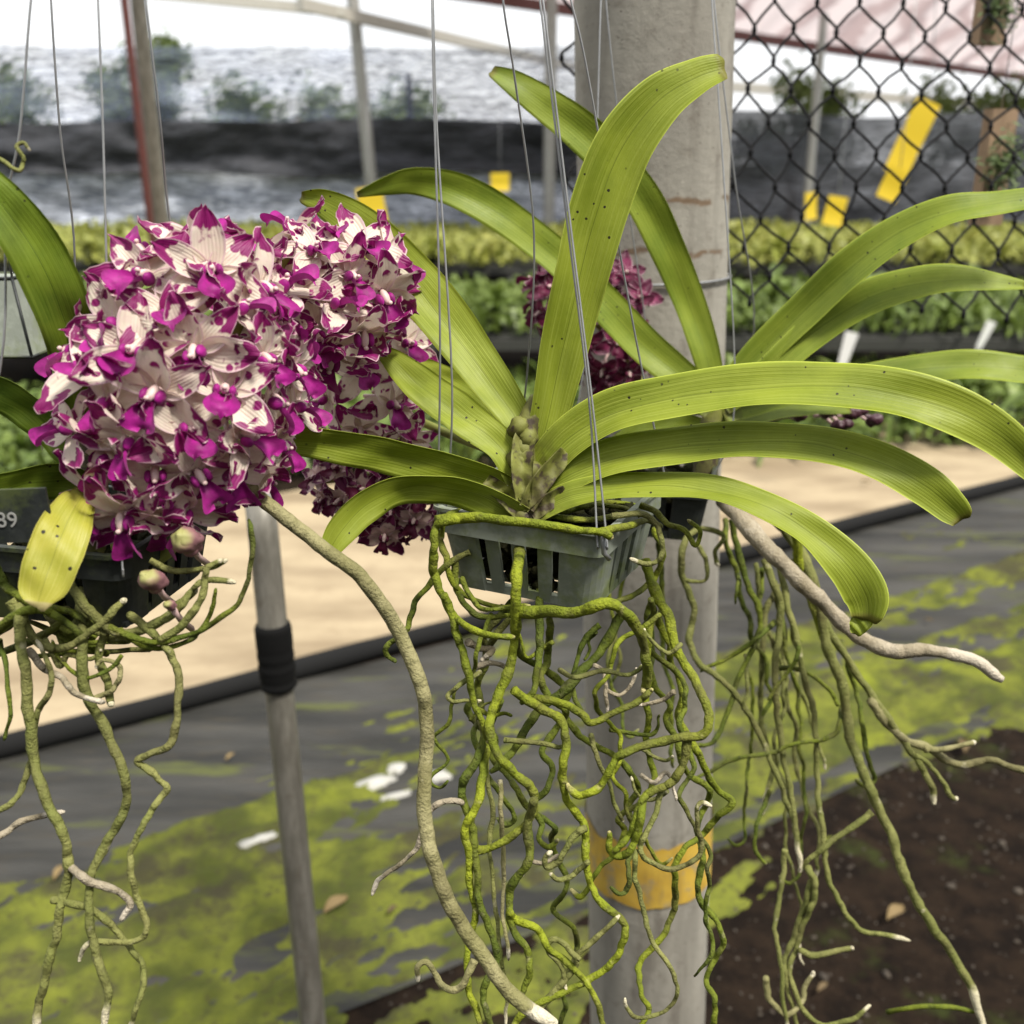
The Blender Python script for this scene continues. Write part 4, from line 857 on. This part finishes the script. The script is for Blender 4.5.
# spike of spotted flowers behind the left leaves of the central plant
rf = random.Random(21)
fl2 = FL(.027, 'petal', 'lip', (31, 32, 33, 34)); fl3 = FL(.020, 'petal_backlit', 'lip_dark', (41, 42, 43))
b = MB(); b.tube([W(*p) for p in spline([(505, 455, .64), (440, 430, .69), (390, 400, .70), (350, 330, .69), (330, 260, .685)], 6)], [.003] * 25, 7); b.build('flower_stalk', MAT['pedicel_green'], O1)
raceme(O1, fl2, W(352, 240, .68), W(378, 450, .70), .035, 30, rf, keep=-.2, limit=24, sc=(.85, 1.1))
b = MB(); b.tube([W(*p) for p in spline([(500, 480, .64), (440, 470, .70), (380, 476, .72), (320, 480, .72)], 6)], [.003] * 19, 7); b.build('flower_stalk', MAT['pedicel_green'], O1)
raceme(O1, fl3, W(318, 470, .72), W(440, 505, .72), .026, 34, rf, keep=-.3, limit=22, sc=(.8, 1.05))
for px, py in ((414, 520), (384, 535)): fl3.place(O1, W(px, py, .70), Vector((.1, -1, -.2)), Vector((0, 0, 1)), rf, .9)

# ------------------------------------------------------------------ RIGHT ORCHID (behind, before the concrete post)
F2 = W(712, 484, .80)
bk2, C2, Ld2, Rd2 = basket('hanging_basket', F2, .115, R(14), .052, .014, MAT['pot_black'], 'dark slotted basket behind the central one, in front of the concrete post', group='hanging orchid baskets')
c2 = [F2 + Ld2 * .115, F2, F2 + Rd2 * .115, F2 + (Ld2 + Rd2) * .115]
wires_to(bk2, c2, [[(592, 300, .80), (598, 100, .78), (601, 0, .77)], [(735, 400, .78), (722, 150, .76), (712, 0, .75)], [(754, 330, .86), (735, 180, .80), (714, 0, .77)], [(650, 400, .88), (625, 180, .82), (606, 0, .78)]])
O2 = empty('orchid_plant', W(712, 462, .83), 'rear orchid right of centre with arching leaves over the netting and a dark magenta spike', 'orchid', 'hanging orchids')
b = MB(); b.tube([W(*p) for p in spline([(705, 480, .85), (708, 440, .84), (715, 405, .835), (722, 378, .835)], 5)], [.011 - .0003 * i for i in range(16)], 10); b.build('stem', MAT['stem'], O2)
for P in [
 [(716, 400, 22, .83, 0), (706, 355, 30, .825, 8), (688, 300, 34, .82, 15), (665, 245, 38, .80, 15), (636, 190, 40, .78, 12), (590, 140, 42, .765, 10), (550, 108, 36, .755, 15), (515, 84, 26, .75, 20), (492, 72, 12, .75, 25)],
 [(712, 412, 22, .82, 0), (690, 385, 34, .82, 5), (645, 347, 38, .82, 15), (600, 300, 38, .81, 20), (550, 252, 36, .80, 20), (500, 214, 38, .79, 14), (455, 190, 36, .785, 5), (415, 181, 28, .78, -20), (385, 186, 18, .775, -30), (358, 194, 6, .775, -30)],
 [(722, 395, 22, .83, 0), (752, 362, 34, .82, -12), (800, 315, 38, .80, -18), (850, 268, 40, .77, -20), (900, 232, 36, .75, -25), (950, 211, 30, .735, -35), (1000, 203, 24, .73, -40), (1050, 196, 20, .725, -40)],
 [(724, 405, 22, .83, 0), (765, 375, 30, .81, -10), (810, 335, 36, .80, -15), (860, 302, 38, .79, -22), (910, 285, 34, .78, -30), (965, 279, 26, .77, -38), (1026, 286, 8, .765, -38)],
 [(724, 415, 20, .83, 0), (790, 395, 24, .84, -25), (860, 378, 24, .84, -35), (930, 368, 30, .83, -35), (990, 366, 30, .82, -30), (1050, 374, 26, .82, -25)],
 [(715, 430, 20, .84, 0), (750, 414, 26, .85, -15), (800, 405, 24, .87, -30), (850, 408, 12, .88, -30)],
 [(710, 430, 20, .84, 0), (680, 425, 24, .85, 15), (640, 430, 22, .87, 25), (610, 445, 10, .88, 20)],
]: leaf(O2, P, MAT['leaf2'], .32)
rootpart(O2, [(722, 498, .0), (745, 522, -.03), (775, 555, -.04), (812, 592, -.05), (850, 630, -.05), (892, 651, -.06), (925, 650, -.06), (970, 658, -.065), (1003, 680, -.07)], 9.5, 'root_white', .82, 1.5, .62, 12, label='thick bare silvery root reaching out to the right')
for P, r_, mt_ in [
 ([(696, 530, .0), (684, 545), (683, 575), (694, 608), (690, 640), (700, 664), (730, 688), (755, 725), (770, 757), (786, 800), (796, 832), (800, 870)], 3.8, 'root_olive'),
 ([(765, 560, .0), (779, 600), (778, 640), (776, 700), (785, 760), (795, 820), (800, 868)], 4, 'root_olive'),
 ([(779, 560, .02), (790, 615), (803, 670), (815, 720), (818, 780), (822, 830), (830, 880), (845, 910), (860, 930), (885, 935), (910, 941)], 3.5, 'root_olive'),
 ([(750, 500, .0), (785, 530), (812, 578), (826, 640), (845, 700), (852, 745), (870, 790), (890, 835), (907, 880), (935, 930), (965, 975), (985, 1034)], 6, 'root_olive'),
 ([(790, 560, .0), (830, 630), (862, 680), (892, 725), (915, 755), (928, 780), (934, 805)], 4.2, 'root_olive'),
 ([(870, 700, .0), (898, 735), (925, 748), (960, 765), (990, 760), (1015, 768), (1036, 774)], 4.6, 'root_pale'),
 ([(925, 750, .0), (945, 750), (975, 742)], 3.4, 'root_pale'),
 ([(915, 755, .0), (935, 770), (950, 795), (958, 798)], 3, 'root_olive'),
 ([(872, 812, .0), (845, 832), (815, 855), (800, 872)], 3.6, 'root_olive'),
 ([(732, 520, .0), (745, 578), (758, 605), (756, 640), (738, 682), (716, 740), (690, 746)], 3.4, 'root_dark'),
 ([(775, 622, .02), (755, 640), (735, 655), (700, 672)], 3, 'root_dark'),
 ([(812, 880, .0), (796, 930), (785, 960), (790, 1000), (800, 1034)], 3.4, 'root_olive'),
 ([(808, 868, .0), (818, 886), (810, 910), (795, 945), (790, 980), (815, 1022), (850, 1020), (870, 1006)], 3.4, 'root_olive'),
 ([(785, 850, .0), (782, 880), (775, 920), (780, 960), (787, 1034)], 3, 'root_olive'),
 ([(800, 950, .0), (815, 955), (838, 951), (852, 948)], 3.4, 'root_olive'),
 ([(766, 978, .0), (768, 1000), (785, 1014), (800, 1003), (805, 985), (812, 972)], 3.4, 'root_pale'),
 ([(770, 790, .01), (758, 820), (756, 850), (766, 864)], 2.6, 'root_dark'),
 ([(776, 752, .01), (750, 756), (720, 766), (694, 780)], 2.6, 'root_dark'),
 ([(888, 1012, .02), (930, 1006), (976, 1012)], 2.8, 'root_dark'),
 ([(842, 706, .02), (838, 730), (820, 740), (790, 745), (778, 752)], 2.6, 'root_dark'),
 ([(776, 668, .02), (805, 672), (830, 690), (838, 706)], 2.6, 'root_dark'),
 ([(745, 655, .02), (748, 690), (744, 710)], 2.2, 'root_olive'),
 ([(738, 575, .02), (735, 590), (735, 604)], 2, 'root_dark'),
 ([(697, 545, .0), (706, 560), (706, 578), (694, 580), (682, 576)], 2.6, 'root_olive'),
 ([(700, 528, .01), (720, 536), (716, 552), (720, 566)], 3, 'root_olive'),
 ([(715, 490, .0), (748, 492, -.01), (790, 520, -.02), (800, 560), (812, 600), (822, 640)], 6, 'root'),
 ([(800, 640, .0), (795, 660), (775, 690), (768, 700)], 2.4, 'root_dark')]: rootpart(O2, P, r_, mt_, .82)
for i in range(7):
    x0 = rr_.uniform(735, 850) if i % 2 else rr_.uniform(745, 790); y0 = 545 + (x0 - 735) * .9
    rootpart(O2, wander(x0, y0, rr_.uniform(720, 960), rr_, rr_.uniform(.2, 2.6), 26, 6), rr_.uniform(2, 3.4), rr_.choice(('root_dark', 'root_olive', 'root_olive')), .84 + rr_.uniform(0, .06))
for i in range(4):
    x0 = rr_.uniform(600, 740); rootpart(O2, [(x0, 520, .02)] + wander(x0, 540, rr_.uniform(620, 800), rr_, 0, 24, 6), rr_.uniform(2, 3.2), 'root_dark', .86)
fl4 = FL(.022, 'petal_dark', 'lip_dark', (51, 52, 53), 'column', 'pedicel')
b = MB(); b.tube([W(*p) for p in spline([(715, 415, .86), (660, 400, .92), (620, 350, .93), (560, 285, .94)], 6)], [.003] * 19, 7); b.build('flower_stalk', MAT['pedicel_green'], O2)
raceme(O2, fl4, W(548, 275, .93), W(632, 372, .92), .036, 40, rf, keep=-.3, limit=30, sc=(.85, 1.1))
for px, py, s in ((625, 275, 1), (640, 300, 1), (608, 282, .9)): fl4.place(O2, W(px, py, .9), Vector((.2, -1, .4)), Vector((0, 0, 1)), rf, s)
b = MB(); pts = [W(*p) for p in spline([(730, 430, .86), (780, 418, .9), (830, 412, .92), (880, 418, .92)], 6)]; b.tube(pts, [.002] * 19, 6); b.build('flower_stalk', MAT['bud_dark'], O2)
for px, py, s in ((828, 411, 9), (852, 413, 9), (874, 420, 8), (838, 425, 7), (812, 408, 7), (846, 424, 7), (800, 416, 7), (862, 411, 6)): bud(O2, W(px, py, .9), s * .9 / 1024, Vector((.5, -.5, .3)).normalized(), 'bud_dark', W(px - 14, 416, .915))

# ------------------------------------------------------------------ LEFT ORCHID (nearest)
F3 = W(122, 560, .50)
bk3, C3, Ld3, Rd3 = basket('hanging_basket', F3, .100, R(12), .042, .012, MAT['pot_black'], 'black slotted basket with white handwritten numbers at the left edge under the spotted flowers', group='hanging orchid baskets', corner=.24)
c3 = [F3 + Ld3 * .1, F3, F3 + Rd3 * .1, F3 + (Ld3 + Rd3) * .1]
wires_to(bk3, c3, [[(0, 370, .50), (6, 210, .49), (20, 130, .48), (31, 0, .47)], [(110, 330, .51), (107, 278, .51), (103, 130, .50), (98, 0, .49)], [(172, 235, .56), (160, 120, .53), (145, 0, .51)], [(75, 265, .57), (60, 130, .54), (51, 0, .52)]])
tcu = bpy.data.curves.new('painted_number', 'FONT'); tcu.body = '89'; tcu.size = .0105; tcu.extrude = .00015; tob = bpy.data.objects.new('painted_number', tcu)
tcu.materials.append(MAT['chalk']); tcu.resolution_u = 3; bpy.context.view_layer.update(); tme = bpy.data.meshes.new_from_object(tob); bpy.data.objects.remove(tob); tob = bpy.data.objects.new('painted_number', tme); COL.objects.link(tob)
# small dark name tag that carries the number, wired to the rim
tp = W(8, 516, .475); tb = MB(); tb.box(tp, .020, .0008, .013, Vector((1, 0, .04)).normalized(), Vector((0, 1, 0)), Vector((-.04, 0, 1)).normalized()); tg = tb.build('name_tag', MAT['pot_black'], bk3, smooth=False)
tob.parent = tg; tob.location = tp + Vector((-.0055, -.0013, -.005)) - ORG[bk3.name]; tob.rotation_euler = (R(90), 0, 0)
O3 = empty('orchid_plant', W(95, 520, .52), 'nearest orchid at left with the big foxtail spike of magenta spotted cream flowers', 'orchid', 'hanging orchids')
b = MB(); b.tube([W(*p) for p in spline([(90, 560, .545), (92, 520, .545), (88, 470, .55), (80, 420, .555)], 5)], [.0095] * 16, 10); b.build('stem', MAT['stem'], O3)
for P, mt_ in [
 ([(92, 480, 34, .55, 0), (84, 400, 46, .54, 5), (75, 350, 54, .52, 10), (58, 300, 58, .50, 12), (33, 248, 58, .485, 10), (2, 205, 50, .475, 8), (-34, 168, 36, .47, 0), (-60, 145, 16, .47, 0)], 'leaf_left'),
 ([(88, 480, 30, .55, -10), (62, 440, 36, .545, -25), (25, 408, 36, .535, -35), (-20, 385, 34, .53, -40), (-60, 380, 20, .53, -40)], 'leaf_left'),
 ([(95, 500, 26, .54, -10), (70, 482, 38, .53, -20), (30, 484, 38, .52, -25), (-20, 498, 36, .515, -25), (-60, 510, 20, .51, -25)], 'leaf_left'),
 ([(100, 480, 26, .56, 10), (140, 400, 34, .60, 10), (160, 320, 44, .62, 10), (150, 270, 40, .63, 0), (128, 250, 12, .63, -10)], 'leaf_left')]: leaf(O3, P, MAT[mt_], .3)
leaf(O3, [(84, 494, 22, .505, 0), (76, 506, 38, .488, 0), (67, 524, 50, .476, 2), (57, 548, 54, .469, 6), (48, 573, 52, .466, 8), (41, 592, 44, .465, 8), (38, 603, 26, .464, 5)], MAT['leaf_yellow'], .12, label='yellowing spotted leaf hanging down', lobes=.9)
b = MB(); b.tube([W(*p) for p in spline([(100, 540, .55), (150, 560, .54), (180, 530, .535), (200, 430, .54), (240, 320, .55), (300, 240, .57)], 6)], [.0035] * 31, 8); b.build('flower_stalk', MAT['pedicel_green'], O3)
fl1 = FL(.0275, 'petal', 'lip', (1, 2, 3, 4, 5, 6))
def pf(u): return min(1, (math.sin(math.pi * min(1, .10 + u * .95)) ** .5 if u < .45 else math.sin(math.pi * (.10 + .80 * u)) ** .6 * .92))
r3 = random.Random(77)
def ellrac(root, fl, A_, B_, ra, n, keep, limit, r):
    ax = B_ - A_; c = (A_ + B_) / 2; T = ax.normalized(); X = T.orthogonal().normalized(); Y = T.cross(X); h = ax.length / 2; k = 0
    for i in range(n):
        zz = 1 - 2 * (i + .5) / n; a = i * 2.39996; q = math.sqrt(1 - zz * zz); d = X * math.cos(a) * q * ra + Y * math.sin(a) * q * ra + T * zz * h
        nrm = (X * math.cos(a) * q + Y * math.sin(a) * q + T * zz * .75).normalized(); p = c + d * r.uniform(.88, 1.12); V = (CAM - p).normalized()
        if nrm.dot(V) < keep or k >= limit: continue
        fl.place(root, p, nrm + V * .12, Vector((0, 0, 1)), r, r.uniform(.85, 1.1), .7); k += 1
    return k
k1 = ellrac(O3, fl1, W(148, 512, .51), W(232, 262, .55), .049, 82, -.15, 72, r3)
k2 = ellrac(O3, fl1, W(250, 335, .575), W(376, 264, .61), .033, 40, -.1, 28, r3)
for px, py, s, d in ((187, 541, 17, .49), (152, 580, 15, .485), (170, 605, 7, .49)): bud(O3, W(px, py, d), s * d / 1024, Vector((-.2, -.6, .5)).normalized(), 'bud', W(px + 22, py + 24, .52))
rootpart(O3, [(250, 488, .03), (275, 510, .02), (320, 545, .02), (360, 577, .02), (395, 625, .03), (420, 682, .03), (428, 730, .03), (424, 800, .03), (431, 850, .03), (446, 895, .03), (471, 938, .03), (500, 980, .03), (526, 1006, .03), (556, 1024, .03)], 7.2, 'root_pale', .50, 1.2, 1.05, 12, label='long pale root sweeping down past the central basket', lump=.08)
for P, r_, mt_ in [
 ([(30, 585, .02), (20, 615, .0), (21, 640), (28, 700), (35, 760), (50, 810), (65, 840), (68, 870), (58, 920), (50, 960), (38, 1010), (36, 1040)], 6, 'root_olive'),
 ([(80, 590, .02), (84, 640), (85, 690), (105, 730), (125, 780), (120, 820), (95, 865), (88, 900), (95, 950), (108, 990), (105, 1034)], 5.6, 'root_olive'),
 ([(130, 615, .01), (155, 635), (175, 660), (178, 690), (172, 740), (150, 755), (138, 762), (158, 777), (168, 790), (150, 810), (135, 840), (130, 880), (145, 925), (135, 940), (110, 943), (88, 944), (80, 962)], 4.2, 'root_olive'),
 ([(68, 866, .0), (90, 880), (122, 893), (131, 906), (121, 920)], 4.4, 'root_white'), ([(-20, 845, .0), (0, 835), (25, 820), (64, 812)], 4, 'root_white'),
 ([(-20, 815, .0), (2, 808), (20, 793), (30, 765), (36, 715), (50, 690), (48, 660), (36, 640)], 3.6, 'root_olive'), ([(28, 650, .0), (45, 668), (62, 678), (76, 694), (104, 702)], 4, 'root_white'),
 ([(52, 900, .0), (80, 905), (100, 915), (130, 950), (143, 970), (140, 1000), (128, 1034)], 3.8, 'root_olive'),
 ([(10, 600, .0), (35, 640), (60, 648), (90, 632), (112, 612), (125, 600)], 5, 'root_olive'), ([(70, 585, .0), (90, 612), (115, 632), (150, 625), (180, 604), (195, 588)], 5, 'root_olive'),
 ([(100, 622, .0), (140, 640), (170, 640), (205, 628), (240, 600), (252, 560), (248, 520)], 3.6, 'root_dark'), ([(110, 640, .01), (150, 628), (175, 612), (192, 590), (208, 580), (236, 583)], 4, 'root_olive'),
 ([(160, 640, .0), (185, 622), (200, 600), (206, 570), (222, 560)], 4.4, 'root_olive'), ([(120, 630, .0), (150, 648), (190, 640), (212, 612), (216, 588)], 3.2, 'root_dark'),
 ([(-10, 560, .0), (10, 590), (40, 605), (70, 612), (98, 630)], 5, 'root_dark'), ([(-10, 640, .02), (15, 615), (40, 610), (66, 622), (84, 640)], 5, 'root_dark'),
 ([(45, 640, .0), (60, 665), (70, 655), (90, 660), (100, 650)], 3.2, 'root_olive'), ([(90, 700, .0), (112, 690), (120, 668), (104, 660), (96, 668)], 3, 'root_pale'),
 ([(105, 630, .0), (100, 660), (108, 690), (112, 705)], 5, 'root_olive'), ([(150, 560, .0), (175, 572), (200, 570), (228, 560)], 3.6, 'root_olive'), ([(0, 640, .02), (10, 700), (4, 740)], 2.6, 'root_dark'),
 ([(122, 655, .0), (112, 668), (85, 678), (60, 660), (52, 640)], 2.6, 'root_dark')]: rootpart(O3, P, r_, mt_, .50)
for i in range(9):
    x0 = rr_.uniform(0, 160); y0 = rr_.uniform(590, 620); rootpart(O3, [(x0, y0, .02), (x0 + rr_.uniform(-45, 45), y0 + rr_.uniform(10, 40), .0), (x0 + rr_.uniform(-80, 70), y0 + rr_.uniform(0, 50), .02), (x0 + rr_.uniform(-60, 60), y0 + rr_.uniform(-10, 60), .03)], rr_.uniform(2.4, 4.4), rr_.choice(('root_dark', 'root_olive', 'root_dark')), .51)
rootpart(O3, [(-10, 155, .0), (5, 162), (18, 170), (24, 158), (16, 146), (24, 142), (30, 150)], 2.4, 'root_olive', .46)

# ------------------------------------------------------------------ grey pot hanging behind the left leaf
p = W(6, 315, .72); root = empty('hanging_pot', p, 'grey plastic pot hanging behind the broad leaf at the left edge', 'pot')
def taper_box(z0, h0, z1, h1, off=0):
    return [p + Vector((sx * h0, sy * h0, z0)) for sx, sy in ((-1, -1), (1, -1), (1, 1), (-1, 1))], [p + Vector((sx * h1, sy * h1, z1)) for sx, sy in ((-1, -1), (1, -1), (1, 1), (-1, 1))]
lo, hi = taper_box(-.025, .026, .027, .016); b = MB(); b.add(lo + hi, [(0, 1, 5, 4), (1, 2, 6, 5), (2, 3, 7, 6), (3, 0, 4, 7), (4, 5, 6, 7)]); b.build('pot_body', MAT['pot_grey'], root, smooth=False)
b = MB()
for ring in (lo, hi): b.tube([ring[0], ring[1], ring[2], ring[3], ring[0]], .0013, 6)
for k in range(4): b.tube([lo[k], hi[k]], .001, 6)
b.build('pot_edges', MAT['pot_black'], root); b = MB(); b.tube([hi[1], p + Vector((.012, 0, .2)), p + Vector((.02, 0, .45))], .0009, 6); b.build('hanging_wire', MAT['wire'], root)
print('flowers', k1, k2, 'objects', len(bpy.data.objects))
